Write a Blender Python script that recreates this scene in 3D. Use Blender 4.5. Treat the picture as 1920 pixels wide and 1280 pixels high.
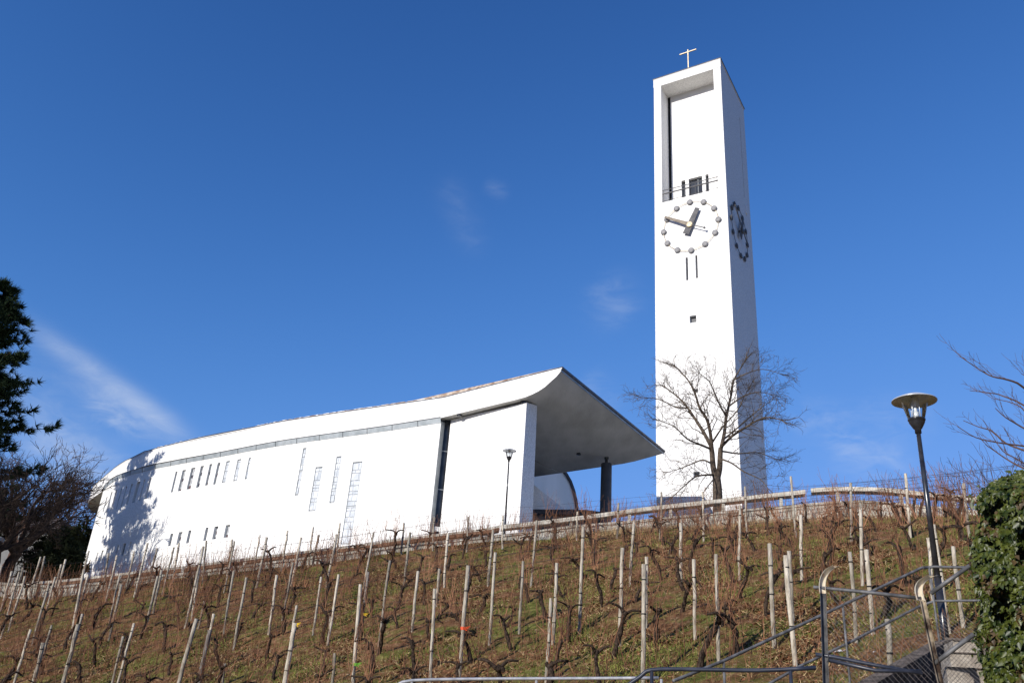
import bpy, math, random
import numpy as np
from mathutils import Vector
# ---------------------------------------------------------------- camera, world, sun, exposure
for o in list(bpy.data.objects): bpy.data.objects.remove(o)
SC = bpy.context.scene; COL = SC.collection
F = 1550.0; TH = math.radians(24.4); RO = math.radians(4.15)
_f = np.array([0, math.cos(TH), math.sin(TH)]); _u0 = np.array([0, -math.sin(TH), math.cos(TH)]); _r0 = np.array([1., 0, 0])
CR = math.cos(RO)*_r0 + math.sin(RO)*_u0; CU = -math.sin(RO)*_r0 + math.cos(RO)*_u0; CF = _f
cam = bpy.data.cameras.new('camera'); co = bpy.data.objects.new('camera', cam); COL.objects.link(co)
from mathutils import Matrix
co.matrix_world = Matrix(((CR[0], CU[0], -CF[0], 0), (CR[1], CU[1], -CF[1], 0), (CR[2], CU[2], -CF[2], 0), (0, 0, 0, 1)))
cam.sensor_width = 36; cam.lens = 36*F/1920; cam.clip_start = .1; cam.clip_end = 6000
SC.camera = co
SUN_AZ = math.radians(43); SUN_EL = math.radians(21)      # azimuth measured from -Y towards -X
S = np.array([-math.sin(SUN_AZ)*math.cos(SUN_EL), -math.cos(SUN_AZ)*math.cos(SUN_EL), math.sin(SUN_EL)])
SC.view_settings.view_transform = 'Standard'; SC.view_settings.look = 'None'
SC.view_settings.exposure = 0.42; SC.view_settings.gamma = 1
def ray(px, py):
    d = CF + CR*(px-960)/F - CU*(py-640)/F
    return d/math.hypot(d[0], d[1])
def atD(px, py, D): return ray(px, py)*D
def proj(P):
    P = np.asarray(P, float); z = P@CF
    return 960+F*(P@CR)/z, 640-F*(P@CU)/z
W = bpy.data.worlds.new('World'); SC.world = W; W.use_nodes = True
nt = W.node_tree; N = nt.nodes; LK = nt.links
for n in list(N): N.remove(n)
out = N.new('ShaderNodeOutputWorld'); bg = N.new('ShaderNodeBackground'); LK.new(bg.outputs[0], out.inputs[0])
sky = N.new('ShaderNodeTexSky'); sky.sky_type = 'NISHITA'; sky.sun_disc = False
sky.sun_elevation = SUN_EL
sky.sun_rotation = math.pi + SUN_AZ
sky.altitude = 1500; sky.air_density = 1.0; sky.dust_density = 0.2; sky.ozone_density = 3.5
bg.inputs[1].default_value = 0.085
def nmath(op, a, b=None, c=None, clamp=False):
    n = N.new('ShaderNodeMath'); n.operation = op; n.use_clamp = clamp
    for i, v in enumerate((a, b, c)):
        if v is None: continue
        if isinstance(v, (int, float)): n.inputs[i].default_value = v
        else: LK.new(v, n.inputs[i])
    return n.outputs[0]
gam = N.new('ShaderNodeGamma'); gam.inputs[1].default_value = 1.75; LK.new(sky.outputs[0], gam.inputs[0])
mul = N.new('ShaderNodeMixRGB'); mul.blend_type = 'MULTIPLY'; mul.inputs[0].default_value = 1; mul.inputs[2].default_value = (.80, .89, .85, 1); LK.new(gam.outputs[0], mul.inputs[1])
hsv = N.new('ShaderNodeMixRGB'); hsv.blend_type = 'DARKEN'; hsv.inputs[0].default_value = 1; hsv.inputs[2].default_value = (5, 6.5, 9, 1); 
sp = N.new('ShaderNodeSeparateColor'); LK.new(mul.outputs[0], sp.inputs[0]); cb_ = N.new('ShaderNodeCombineColor')

for _i, (_a, _k) in enumerate(((2.8, 2.), (4.33, 2.5), (9.45, 5.))): LK.new(nmath('DIVIDE', nmath('MULTIPLY', sp.outputs[_i], _a), nmath('ADD', sp.outputs[_i], _k)), cb_.inputs[_i])
LK.new(cb_.outputs[0], hsv.inputs[1])
tc = N.new('ShaderNodeTexCoord')
def ndot(vec, off=None):
    n = N.new('ShaderNodeVectorMath'); n.operation = 'DOT_PRODUCT'; LK.new(tc.outputs['Generated'], n.inputs[0]); n.inputs[1].default_value = vec
    return n.outputs['Value']
def unit(v): v = np.asarray(v, float); return v/np.linalg.norm(v)
noi = N.new('ShaderNodeTexNoise'); noi.inputs['Scale'].default_value = 26; noi.inputs['Detail'].default_value = 7; noi.inputs['Roughness'].default_value = .62
noi.inputs['Distortion'].default_value = .6
mp = N.new('ShaderNodeMapping'); LK.new(tc.outputs['Generated'], mp.inputs[0]); mp.inputs['Rotation'].default_value = (0, .9, 0); mp.inputs['Scale'].default_value = (1, 1, 2.6)
LK.new(mp.outputs[0], noi.inputs[0])
nfac = nmath('MULTIPLY', nmath('SUBTRACT', noi.outputs[0], .38), 3.2, clamp=True)
total = None
# cirrus wisps: two ends (as directions in the sky), half-width, strength, how broken up they are
for (x0, y0, x1, y1, w, k, br) in [(30, 595, 370, 830, 18, .34, .35), (120, 700, 350, 830, 24, .26, .4), (40, 800, 230, 905, 48, .5, .6), (150, 750, 300, 820, 18, .30, 1),
        (1120, 520, 1180, 610, 40, .16, .8), (905, 345, 955, 368, 14, .09, .9), (1600, 760, 1760, 800, 30, .14, 1), (1540, 830, 1720, 880, 34, .26, .9), (1470, 780, 1620, 800, 30, .2, 1),
        (830, 330, 900, 480, 26, .07, .7), (1090, 700, 1160, 770, 26, .14, .9), (-60, 700, 120, 780, 60, .18, .6)]:
    a = unit(ray(x0, y0)); b = unit(ray(x1, y1)); c = (a+b)/2; ax = unit(b-a); nn = unit(np.cross(c, ax))
    L = np.linalg.norm(b-a)/2; ww = w/F
    u = nmath('DIVIDE', nmath('SUBTRACT', ndot(ax), float(c@ax)), L*.85)
    v = nmath('DIVIDE', ndot(nn), ww)
    r2 = nmath('ADD', nmath('POWER', nmath('ABSOLUTE', u), 4.0), nmath('MULTIPLY', v, v))
    g = nmath('MULTIPLY', nmath('EXPONENT', nmath('MULTIPLY', r2, -1.0)), k)
    front = nmath('GREATER_THAN', ndot(unit(c)), 0.5); g = nmath('MULTIPLY', g, front)
    brk = nmath('ADD', nmath('MULTIPLY', nfac, br), 1-br)
    g = nmath('MULTIPLY', g, brk)
    total = g if total is None else nmath('ADD', total, g)
mix = N.new('ShaderNodeMixRGB'); LK.new(total, mix.inputs[0]); LK.new(hsv.outputs[0], mix.inputs[1]); mix.inputs[2].default_value = (5.6, 6.3, 7.6, 1)
LK.new(mix.outputs[0], bg.inputs[0])
sl = bpy.data.lights.new('sun', 'SUN'); sl.energy = 4.3; sl.angle = math.radians(.5); sl.color = (1, .95, .87)
so = bpy.data.objects.new('sun', sl); COL.objects.link(so)
so.rotation_euler = Vector(tuple(-S)).to_track_quat('-Z', 'Y').to_euler()
# ---------------------------------------------------------------- materials
def mat(name, c1, c2=None, scale=5., rough=.8, bump=0., bscale=None, spec=.3, metal=0., c3=None, detail=6, stretch=None, lo=.35, hi=.65):
    m = bpy.data.materials.new(name); m.use_nodes = True; t = m.node_tree; n = t.nodes; b = n['Principled BSDF']
    b.inputs['Roughness'].default_value = rough; b.inputs['Specular IOR Level'].default_value = spec; b.inputs['Metallic'].default_value = metal
    tcd = n.new('ShaderNodeTexCoord'); src = tcd.outputs['Object']
    if stretch:
        mm = n.new('ShaderNodeMapping'); mm.inputs['Scale'].default_value = stretch; t.links.new(src, mm.inputs[0]); src = mm.outputs[0]
    if c2:
        x = n.new('ShaderNodeTexNoise'); x.inputs['Scale'].default_value = scale; x.inputs['Detail'].default_value = detail; t.links.new(src, x.inputs[0])
        r = n.new('ShaderNodeValToRGB'); e = r.color_ramp.elements; e[0].position = lo; e[1].position = hi
        e[0].color = (*c1, 1); e[1].color = (*c2, 1)
        if c3: q = e.new((lo+hi)/2); q.color = (*c3, 1)
        t.links.new(x.outputs[0], r.inputs[0]); t.links.new(r.outputs[0], b.inputs['Base Color'])
    else: b.inputs['Base Color'].default_value = (*c1, 1)
    if bump:
        y = n.new('ShaderNodeTexNoise'); y.inputs['Scale'].default_value = bscale or scale*4; y.inputs['Detail'].default_value = 4; t.links.new(src, y.inputs[0])
        bb = n.new('ShaderNodeBump'); bb.inputs['Strength'].default_value = min(1, bump); bb.inputs['Distance'].default_value = .05
        t.links.new(y.outputs[0], bb.inputs['Height']); t.links.new(bb.outputs[0], b.inputs['Normal'])
    return m
M = {}
M['white'] = mat('white_roughcast', (.62, .61, .59), (.80, .79, .765), 11, .95, 1, 9, .1, lo=.36, hi=.60)
M['fascia'] = mat('white_smooth_render', (.70, .69, .67), (.78, .77, .75), .8, .9, .1, 6, .1)
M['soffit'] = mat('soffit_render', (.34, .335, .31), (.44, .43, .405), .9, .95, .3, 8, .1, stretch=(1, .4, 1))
M['zinc'] = mat('zinc_flashing', (.28, .31, .32), (.42, .45, .46), 1.5, .5, .1, 3, .5, .4)
M['dmetal'] = mat('dark_roof_metal', (.05, .055, .07), (.09, .09, .10), 3, .5, 0)
M['tile'] = mat('roof_tile', (.22, .14, .09), (.5, .42, .34), 3, .9, .3)
M['glassd'] = mat('dark_window_glass', (.012, .014, .02), (.03, .035, .045), 1.4, .15, 0, None, .35)
M['black'] = mat('black_recess', (.012, .012, .013), None, 1, .8)
M['frame'] = mat('grey_window_frame', (.22, .24, .25), None, 1, .5)
M['lead'] = mat('window_tracery', (.40, .43, .46), (.58, .60, .62), 2, .7)
M['hourdisc'] = mat('clock_disc_metal', (.17, .17, .175), (.26, .25, .25), 6, .6, 0, None, .35, .1)
M['darkdisc'] = mat('clock_hand_metal', (.10, .10, .105), (.15, .145, .145), 3, .8, 0, None, .1)
M['gold'] = mat('gilt_metal', (.60, .48, .30), (.72, .62, .44), 4, .55, 0, None, .3, .3)
M['hand'] = mat('pale_bronze_hand', (.20, .17, .14), (.28, .24, .19), 4, .8, 0, None, .1)
M['concrete'] = mat('weathered_concrete', (.13, .12, .10), (.56, .53, .46), 1.6, .95, .5, 14, .1, c3=(.38, .36, .30), stretch=(1, 1, .6), lo=.3, hi=.62)
M['beam'] = mat('beam_concrete', (.36, .33, .27), (.56, .53, .46), 3, .95, .4, 18, .1)
M['beamd'] = mat('shaded_beam_underside', (.16, .14, .12), (.30, .27, .23), 3, .95, .3, 18, .1)  # beam concrete darkened: the shade of the underside is put into the colour
M['rustbeam'] = mat('stained_shaded_beam', (.11, .06, .04), (.24, .14, .09), 4, .9, .3, 18, .1)  # brown stain, with the shade of the underside painted into the same tone
M['column'] = mat('dark_column_render', (.075, .08, .09), (.10, .105, .115), 2, .8, .2)
M['vault'] = mat('fair_faced_concrete', (.76, .75, .70), (.86, .84, .79), .8, .9, .2, 6, .1, stretch=(1, 1, .2))
M['wood'] = mat('weathered_stake_wood', (.26, .22, .17), (.56, .50, .41), 5, .9, .6, 30, .1, c3=(.42, .37, .29), stretch=(3, 3, .7))
M['woodd'] = mat('dark_stake_wood', (.10, .085, .075), (.24, .21, .18), 5, .9, .6, 30, .1, stretch=(3, 3, .7))
M['vine'] = mat('vine_bark', (.014, .010, .008), (.075, .052, .038), 16, .95, .8, 40, .05)
M['cane'] = mat('red_brown_cane', (.13, .055, .03), (.30, .145, .075), 3, .7, 0, None, .2)
M['bark'] = mat('tree_bark', (.045, .034, .026), (.13, .10, .075), 5, .95, .8, 25, .1)
M['barkd'] = mat('dark_tree_bark', (.018, .013, .011), (.040, .028, .022), 5, .95, .4, 25, .1)
M['twigr'] = mat('reddish_twig_bark', (.055, .032, .024), (.11, .065, .048), 5, .9, .2, 25, .1)
M['needle'] = mat('pine_needle', (.008, .018, .008), (.028, .045, .018), 1.1, .8, 0, None, .1)
M['evleaf'] = mat('evergreen_leaf', (.014, .022, .01), (.04, .045, .02), 1.5, .8, 0, None, .1)
M['ivy'] = mat('ivy_leaf', (.010, .021, .004), (.075, .088, .014), 9, .42, 0, None, .28)
M['ivyb'] = mat('bronze_ivy_leaf', (.035, .022, .010), (.085, .055, .02), 9, .5, 0, None, .3)
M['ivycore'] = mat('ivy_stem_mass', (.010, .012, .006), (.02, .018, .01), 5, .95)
M['blackmetal'] = mat('black_painted_steel', (.012, .012, .014), (.03, .03, .034), 6, .25, 0, None, .6)
M['pipe'] = mat('galvanised_pipe', (.06, .06, .062), (.15, .148, .15), 9, .55, .1, 30, .35, .1)
M['pipel'] = mat('light_galvanised_pipe', (.34, .34, .35), (.52, .51, .50), 9, .4, .1, 30, .5, .4)
M['darkrail'] = mat('dark_blue_handrail', (.014, .017, .028), (.03, .034, .05), 9, .4, 0, None, .5)
M['channel'] = mat('rusted_dark_channel', (.045, .028, .02), (.40, .33, .24), 5, .8, .2, 30, .2, lo=.42, hi=.6)
M['pale'] = mat('cream_painted_channel', (.40, .24, .13), (.62, .56, .45), 9, .6, .1, 30, .2, lo=.3, hi=.42)
M['wire'] = mat('thin_wire', (.05, .05, .05), (.12, .10, .09), 8, .5, 0, None, .4, .4)
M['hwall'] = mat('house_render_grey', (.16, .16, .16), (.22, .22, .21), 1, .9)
M['hroof'] = mat('house_roof_tiles', (.05, .04, .035), (.10, .08, .07), 4, .9, .4)
M['step'] = mat('concrete_step', (.20, .17, .14), (.38, .34, .29), 6, .95, .5, 30, .1)
M['stepd'] = mat('dark_concrete_coping', (.055, .045, .038), (.16, .13, .11), 6, .95, .5, 30, .1)  # darker brown concrete for the side wall and tread edges
M['grassb'] = mat('grass_blade', (.075, .095, .02), (.22, .215, .055), 1.2, .8, 0, None, .1)
M['straw'] = mat('dry_straw', (.26, .18, .085), (.52, .38, .21), 2, .9, 0, None, .1)
M['litter'] = mat('dead_vine_leaves', (.10, .042, .02), (.36, .18, .09), 2.5, .9, 0, None, .1)
M['tape'] = mat('yellow_tie_tape', (.75, .50, .03), None, 1, .6)
M['tapeg'] = mat('green_tie_tape', (.18, .45, .05), None, 1, .6)
M['taper'] = mat('red_tie_tape', (.70, .08, .02), None, 1, .6)
M['plastic'] = mat('white_scrap_paper', (.75, .74, .72), None, 1, .7)
# ground: dead leaves, brown soil, dry grass and green patches
def ground_mat():
    m = bpy.data.materials.new('vineyard_soil_and_grass'); m.use_nodes = True; t = m.node_tree; n = t.nodes; b = n['Principled BSDF']; l = t.links
    b.inputs['Roughness'].default_value = .97; b.inputs['Specular IOR Level'].default_value = .05
    c = n.new('ShaderNodeTexCoord')
    def noise(s, d=6, r=.6, sc=None):
        x = n.new('ShaderNodeTexNoise'); x.inputs['Scale'].default_value = s; x.inputs['Detail'].default_value = d; x.inputs['Roughness'].default_value = r
        if sc:
            mm = n.new('ShaderNodeMapping'); mm.inputs['Scale'].default_value = sc; l.new(c.outputs['Object'], mm.inputs[0]); l.new(mm.outputs[0], x.inputs[0])
        else: l.new(c.outputs['Object'], x.inputs[0])
        return x.outputs[0]
    def ramp(f, stops):
        r = n.new('ShaderNodeValToRGB'); e = r.color_ramp.elements
        e[0].position, e[0].color = stops[0][0], (*stops[0][1], 1); e[1].position, e[1].color = stops[-1][0], (*stops[-1][1], 1)
        for p, q in stops[1:-1]: k = e.new(p); k.color = (*q, 1)
        l.new(f, r.inputs[0]); return r.outputs[0]
    def mixc(f, a, bb):
        x = n.new('ShaderNodeMixRGB'); l.new(f, x.inputs[0]); l.new(a, x.inputs[1]); l.new(bb, x.inputs[2]); return x.outputs[0]
    brown = ramp(noise(3.5, 8, .75), [(.32, (.05, .024, .013)), (.5, (.18, .088, .044)), (.66, (.38, .23, .12))])
    green = ramp(noise(5, 8, .75), [(.34, (.04, .05, .014)), (.5, (.14, .145, .034)), (.68, (.30, .27, .085))])
    f1 = ramp(noise(.55, 6, .72, (1, 2.2, 1)), [(.46, (0, 0, 0)), (.58, (1, 1, 1))])
    col = mixc(f1, brown, green)
    f2 = ramp(noise(9, 3, .6), [(.60, (0, 0, 0)), (.68, (1, 1, 1))])
    pale = ramp(noise(14), [(.4, (.26, .17, .09)), (.6, (.40, .30, .18))])
    col = mixc(f2, col, pale)
    l.new(col, b.inputs['Base Color'])
    bp = n.new('ShaderNodeBump'); bp.inputs['Strength'].default_value = 1; bp.inputs['Distance'].default_value = .12
    l.new(noise(6, 8, .8), bp.inputs['Height']); l.new(bp.outputs[0], b.inputs['Normal'])
    return m
M['ground'] = ground_mat()
def glass_mat(name, alpha=.82):
    m = bpy.data.materials.new(name); m.use_nodes = True; t = m.node_tree; b = t.nodes['Principled BSDF']
    o = [x for x in t.nodes if x.type == 'OUTPUT_MATERIAL'][0]
    g = t.nodes.new('ShaderNodeBsdfGlossy'); g.inputs['Roughness'].default_value = .03
    tr = t.nodes.new('ShaderNodeBsdfTransparent'); tr.inputs[0].default_value = (.93, .96, .97, 1)
    lw = t.nodes.new('ShaderNodeLayerWeight'); lw.inputs[0].default_value = .25
    mx = t.nodes.new('ShaderNodeMixShader'); t.links.new(lw.outputs['Fresnel'], mx.inputs[0]); t.links.new(tr.outputs[0], mx.inputs[1]); t.links.new(g.outputs[0], mx.inputs[2])
    t.links.new(mx.outputs[0], o.inputs[0]); return m
M['lampglass'] = glass_mat('clear_lamp_glass')
# leaded window: pale tracery over dark panes (real pattern of the glazing)
def leaded_mat(name, bright):
    m = bpy.data.materials.new(name); m.use_nodes = True; t = m.node_tree; n = t.nodes; b = n['Principled BSDF']; l = t.links
    c = n.new('ShaderNodeTexCoord'); br = n.new('ShaderNodeTexBrick'); br.inputs['Scale'].default_value = 1
    br.inputs['Color1'].default_value = (*bright[0], 1); br.inputs['Color2'].default_value = (*bright[1], 1); br.inputs['Mortar'].default_value = (*bright[2], 1)
    br.inputs['Mortar Size'].default_value = .09; br.inputs['Brick Width'].default_value = .55; br.inputs['Row Height'].default_value = .42
    l.new(c.outputs['UV'], br.inputs[0]); l.new(br.outputs[0], b.inputs['Base Color']); b.inputs['Roughness'].default_value = .35
    return m
M['leadL'] = leaded_mat('pale_leaded_glazing', ((.26, .28, .31), (.42, .44, .46), (.52, .52, .52)))
M['leadD'] = leaded_mat('dark_leaded_glazing', ((.05, .06, .08), (.12, .08, .08), (.40, .41, .42)))
for _k in ('wood', 'cane'):
    _t = M[_k].node_tree; _b = _t.nodes['Principled BSDF']; _src = _b.inputs['Base Color'].links[0].from_socket
    _o = _t.nodes.new('ShaderNodeObjectInfo'); _h = _t.nodes.new('ShaderNodeHueSaturation'); _r = _t.nodes.new('ShaderNodeMapRange'); _r.inputs[3].default_value = .55; _r.inputs[4].default_value = 1.15
    _t.links.new(_o.outputs['Random'], _r.inputs[0]); _t.links.new(_r.outputs[0], _h.inputs['Value']); _t.links.new(_src, _h.inputs['Color']); _t.links.new(_h.outputs[0], _b.inputs['Base Color'])
# ---------------------------------------------------------------- mesh helpers
class MB:
    def __init__(s): s.v = []; s.f = []; s.mi = []; s.n = 0; s.cm = 0
    def add(s, vs, fs):
        vs = np.asarray(vs, float); s.v.append(vs)
        for f in fs: s.f.append(tuple(int(i)+s.n for i in f)); s.mi.append(s.cm)
        s.n += len(vs)
    def box(s, o, a, b, c):      # corner o and three edge vectors
        o, a, b, c = (np.asarray(x, float) for x in (o, a, b, c))
        vs = [o, o+a, o+a+b, o+b, o+c, o+a+c, o+a+b+c, o+b+c]
        fs = [(0, 3, 2, 1), (4, 5, 6, 7), (0, 1, 5, 4), (1, 2, 6, 5), (2, 3, 7, 6), (3, 0, 4, 7)]
        if np.dot(np.cross(a, b), c) < 0: fs = [f[::-1] for f in fs]
        s.add(vs, fs)
    def tube(s, pts, rad, k=6, cap=True):
        pts = np.asarray(pts, float); n = len(pts)
        if np.isscalar(rad): rad = [rad]*n
        t = np.gradient(pts, axis=0); t /= (np.linalg.norm(t, axis=1)[:, None]+1e-9)
        ref = np.array([0, 0, 1.]) if abs(t[0][2]) < .9 else np.array([1., 0, 0])
        u = np.cross(t[0], ref); u /= np.linalg.norm(u); ang = np.arange(k)*2*np.pi/k; vs = []
        for i in range(n):
            u = u-t[i]*(u@t[i]); u /= (np.linalg.norm(u)+1e-9); w = np.cross(t[i], u)
            vs.append(pts[i]+rad[i]*(np.cos(ang)[:, None]*u+np.sin(ang)[:, None]*w))
        fs = []
        for i in range(n-1):
            for j in range(k): fs.append((i*k+j, i*k+(j+1) % k, (i+1)*k+(j+1) % k, (i+1)*k+j))
        if cap: fs.append(tuple(range(k))[::-1]); fs.append(tuple((n-1)*k+j for j in range(k)))
        s.add(np.concatenate(vs), fs)
    def lathe(s, base, prof, k=24, axis=None):
        base = np.asarray(base, float); a = np.array([0, 0, 1.]) if axis is None else unit(axis)
        u = unit(np.cross(a, [1, 0, 0] if abs(a[0]) < .9 else [0, 1, 0])); w = np.cross(a, u); ang = np.arange(k)*2*np.pi/k; vs = []
        for r, h in prof: vs.append(base+a*h+r*(np.cos(ang)[:, None]*u+np.sin(ang)[:, None]*w))
        fs = []
        for i in range(len(prof)-1):
            for j in range(k): fs.append((i*k+j, i*k+(j+1) % k, (i+1)*k+(j+1) % k, (i+1)*k+j))
        s.add(np.concatenate(vs), fs)
    def prism(s, poly, z0, z1, caps=True):
        n = len(poly); z0 = np.broadcast_to(z0, n); z1 = np.broadcast_to(z1, n)
        vs = [(p[0], p[1], z) for p, z in zip(poly, z0)]+[(p[0], p[1], z) for p, z in zip(poly, z1)]
        fs = [(i, (i+1) % n, n+(i+1) % n, n+i) for i in range(n)]
        if caps: fs += [tuple(range(n))[::-1], tuple(range(n, 2*n))]
        s.add(vs, fs)
    def build(s, name, m, parent=None, root=None, smooth=False, loc=None):
        me = bpy.data.meshes.new(name); vs = np.concatenate(s.v) if s.v else np.zeros((0, 3))
        off = np.array(root.location) if root is not None else (np.asarray(loc, float) if loc is not None else np.zeros(3))
        me.from_pydata((vs-off).tolist(), [], s.f); me.update()
        ms = m if isinstance(m, (list, tuple)) else [m]
        for q in ms: me.materials.append(q)
        if len(ms) > 1: me.polygons.foreach_set('material_index', s.mi)
        if smooth: me.polygons.foreach_set('use_smooth', [True]*len(me.polygons))
        o = bpy.data.objects.new(name, me); COL.objects.link(o)
        if parent is not None: o.parent = parent
        elif loc is not None: o.location = loc
        return o
def thing(name, label, cat, loc, group=None):
    o = bpy.data.objects.new(name, None); COL.objects.link(o); o.location = tuple(float(x) for x in loc); o.empty_display_size = .3
    return tag(o, label, cat, group)
def tag(o, label, cat, group=None, kind=None):
    if label: o['label'] = label
    if cat: o['category'] = cat
    if group: o['group'] = group
    if kind: o['kind'] = kind
    return o
def soup(name, V, Fc, m, mi=None, parent=None, root=None):   # fast mesh from arrays of triangles / quads
    me = bpy.data.meshes.new(name); V = np.asarray(V, np.float32)
    if root is not None: V = V-np.array(root.location, np.float32)
    nF, k = Fc.shape; me.vertices.add(len(V)); me.vertices.foreach_set('co', V.ravel())
    me.loops.add(nF*k); me.loops.foreach_set('vertex_index', Fc.astype(np.int32).ravel())
    me.polygons.add(nF); me.polygons.foreach_set('loop_start', np.arange(nF, dtype=np.int32)*k)
    try: me.polygons.foreach_set('loop_total', np.full(nF, k, np.int32))
    except Exception: pass
    for q in (m if isinstance(m, list) else [m]): me.materials.append(q)
    if mi is not None: me.polygons.foreach_set('material_index', np.asarray(mi, np.int32))
    me.update(calc_edges=True); me.validate()
    o = bpy.data.objects.new(name, me); COL.objects.link(o)
    if parent is not None: o.parent = parent
    return o
def bez(p, n=6):   # smooth a polyline (Catmull-Rom)
    p = [np.asarray(q, float) for q in p]; p = [2*p[0]-p[1]]+p+[2*p[-1]-p[-2]]; o = []
    for i in range(1, len(p)-2):
        for t in np.linspace(0, 1, n, endpoint=False):
            o.append(.5*((2*p[i])+(-p[i-1]+p[i+1])*t+(2*p[i-1]-5*p[i]+4*p[i+1]-p[i+2])*t*t+(-p[i-1]+3*p[i]-3*p[i+1]+p[i+2])*t**3))
    o.append(p[-2]); return np.array(o)
# ---------------------------------------------------------------- terrain and ridge
RX = np.array([-60, -40, -30, -20, -12, -5, 0, 4, 8.6, 12.5, 15, 17.5, 20.5, 24, 30]); RY = np.array([46, 41, 39, 37.6, 37.3, 37, 37, 37, 36.6, 35.7, 34.8, 33.4, 31, 27, 20.])
def ridge_y(x): return np.interp(x, RX, RY)
def ridge_hit(px, py=1000):
    r = ray(px, py); t = np.linspace(10, 80, 1400); d = r[1]*t-ridge_y(r[0]*t); i = np.argmax(d > 0); return t[i]
def zpoly(x, y): return -6.467+.4883*x+.3524*y-.00029*x*x-.00856*x*y
WT = [(110, 1098), (199, 1090), (305, 1077), (340, 1074), (518, 1051), (696, 1029), (780, 1019), (900, 1006), (987, 997), (1077, 984), (1200, 974.5), (1260, 968), (1389, 955), (1520, 943.5), (1560, 940), (1612, 937.5), (1706, 945), (1770, 951), (1836, 958)]
wx = []; wz = []
for p in WT:
    D = ridge_hit(*p); q = atD(*p, D); wx.append(q[0]); wz.append(q[2])
def wall_z(x): return np.interp(x, wx, wz)
GB = [(54, 1123), (117, 1118), (199, 1107), (258, 1097), (320, 1084), (375, 1080), (494, 1066), (583, 1059), (672, 1047), (731, 1037), (805, 1027), (880, 1019), (938, 1013), (1021, 1012), (1100, 1003), (1162, 998), (1260, 993), (1312, 995), (1406, 985), (1520, 981), (1594, 976.5), (1734, 977.5), (1819, 985)]
gbx = []; gbz = []
for p in GB:
    q = atD(*p, ridge_hit(*p)); gbx.append(q[0]); gbz.append(q[2])
def ground_z(x, y):
    x = np.asarray(x, float); y = np.asarray(y, float)
    z = zpoly(np.clip(x, -30, 26), np.clip(y, -10, 44))
    ry = ridge_y(x); xc = np.clip(x, -30, 26); dl = np.interp(x, gbx, gbz)-zpoly(xc, np.clip(ry, -10, 44))
    z = z+dl*np.exp(-np.clip(ry-y, 0, 99)/7.); z = np.minimum(z, wall_z(x)-.12)
    z = np.where(y > ridge_y(x)+.15, wall_z(x)-.25+np.clip(y-ridge_y(x)-6, 0, 60)*.02, z)
    z = np.where(z < -1.0, -1.7+.7*np.exp((z+1.0)/.7), z)
    return z
def ghit(px, py, lim=True):
    r = ray(px, py); t = np.linspace(8, 60, 2600); f = ground_z(r[0]*t, r[1]*t)-r[2]*t; k = np.argmax(f > 0)
    D = t[k] if f[k] > 0 else 60
    if lim: D = min(D, ridge_hit(px)-.45)
    x, y = r[0]*D, r[1]*D
    return np.array([x, y, float(ground_z(x, y))])
def grid_obj(name, xs, ys, fz, m):
    X, Y = np.meshgrid(xs, ys); Z = fz(X, Y); V = np.stack([X, Y, Z], -1).reshape(-1, 3); nx, ny = len(xs), len(ys)
    i, j = np.meshgrid(np.arange(nx-1), np.arange(ny-1)); a = (j*nx+i).ravel()
    return soup(name, V, np.stack([a, a+1, a+1+nx, a+nx], 1), m)
rng = np.random.default_rng(7)
def gz_bumpy(X, Y):
    z = ground_z(X, Y); m = (Y < ridge_y(X)-.3)
    w = Y*3.1+1.1*np.sin(X*.6)+.8*np.sin(X*1.7+2); b = .04*np.sin(X*1.7+np.sin(Y*.9))+.075*(np.abs(np.sin(w*.5))**.6)*(.5+.5*np.sin(X*.45+Y*.8))+rng.normal(size=X.shape)*.022
    return z+np.where(m, b, 0)
xs = np.concatenate([[-3000, -800, -250, -120], np.arange(-60, -26, 2), np.arange(-26, 24, .22), np.arange(24, 42, 2), [70, 150, 400, 1000, 3000]])
ys = np.concatenate([[-3000, -600, -150, -50], np.arange(-20, 12, 2), np.arange(12, 38.6, .22), np.arange(39, 60, 2), [70, 90, 130, 300, 900, 3000]])
g = grid_obj('ground', xs, ys, gz_bumpy, M['ground']); tag(g, 'steep vineyard slope of brown leaf litter and grass', 'ground', kind='structure')
def fc(X, Y): return ground_z(X, Y)+.03
fx = np.arange(-29, 42, 1.); V = []; 
for yy in (0.6, 7, 15, 30, 60):
    for x in fx: y = ridge_y(x)+yy; V.append((x, y, float(ground_z(x, y))+.02))
nx = len(fx); Fq = [(j*nx+i, j*nx+i+1, (j+1)*nx+i+1, (j+1)*nx+i) for j in range(4) for i in range(nx-1)]
fo = soup('bounce_ground', np.array(V), np.array(Fq), mat('pale_bounce_surface', (.40, .385, .35), (.52, .50, .46), 3, .95, .3)); tag(fo, 'unseen pale ground added to bounce light onto church and tower', 'bounce_ground', kind='structure')  # unseen pale sheet, added to bounce light onto tower, chapel and soffit
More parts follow.
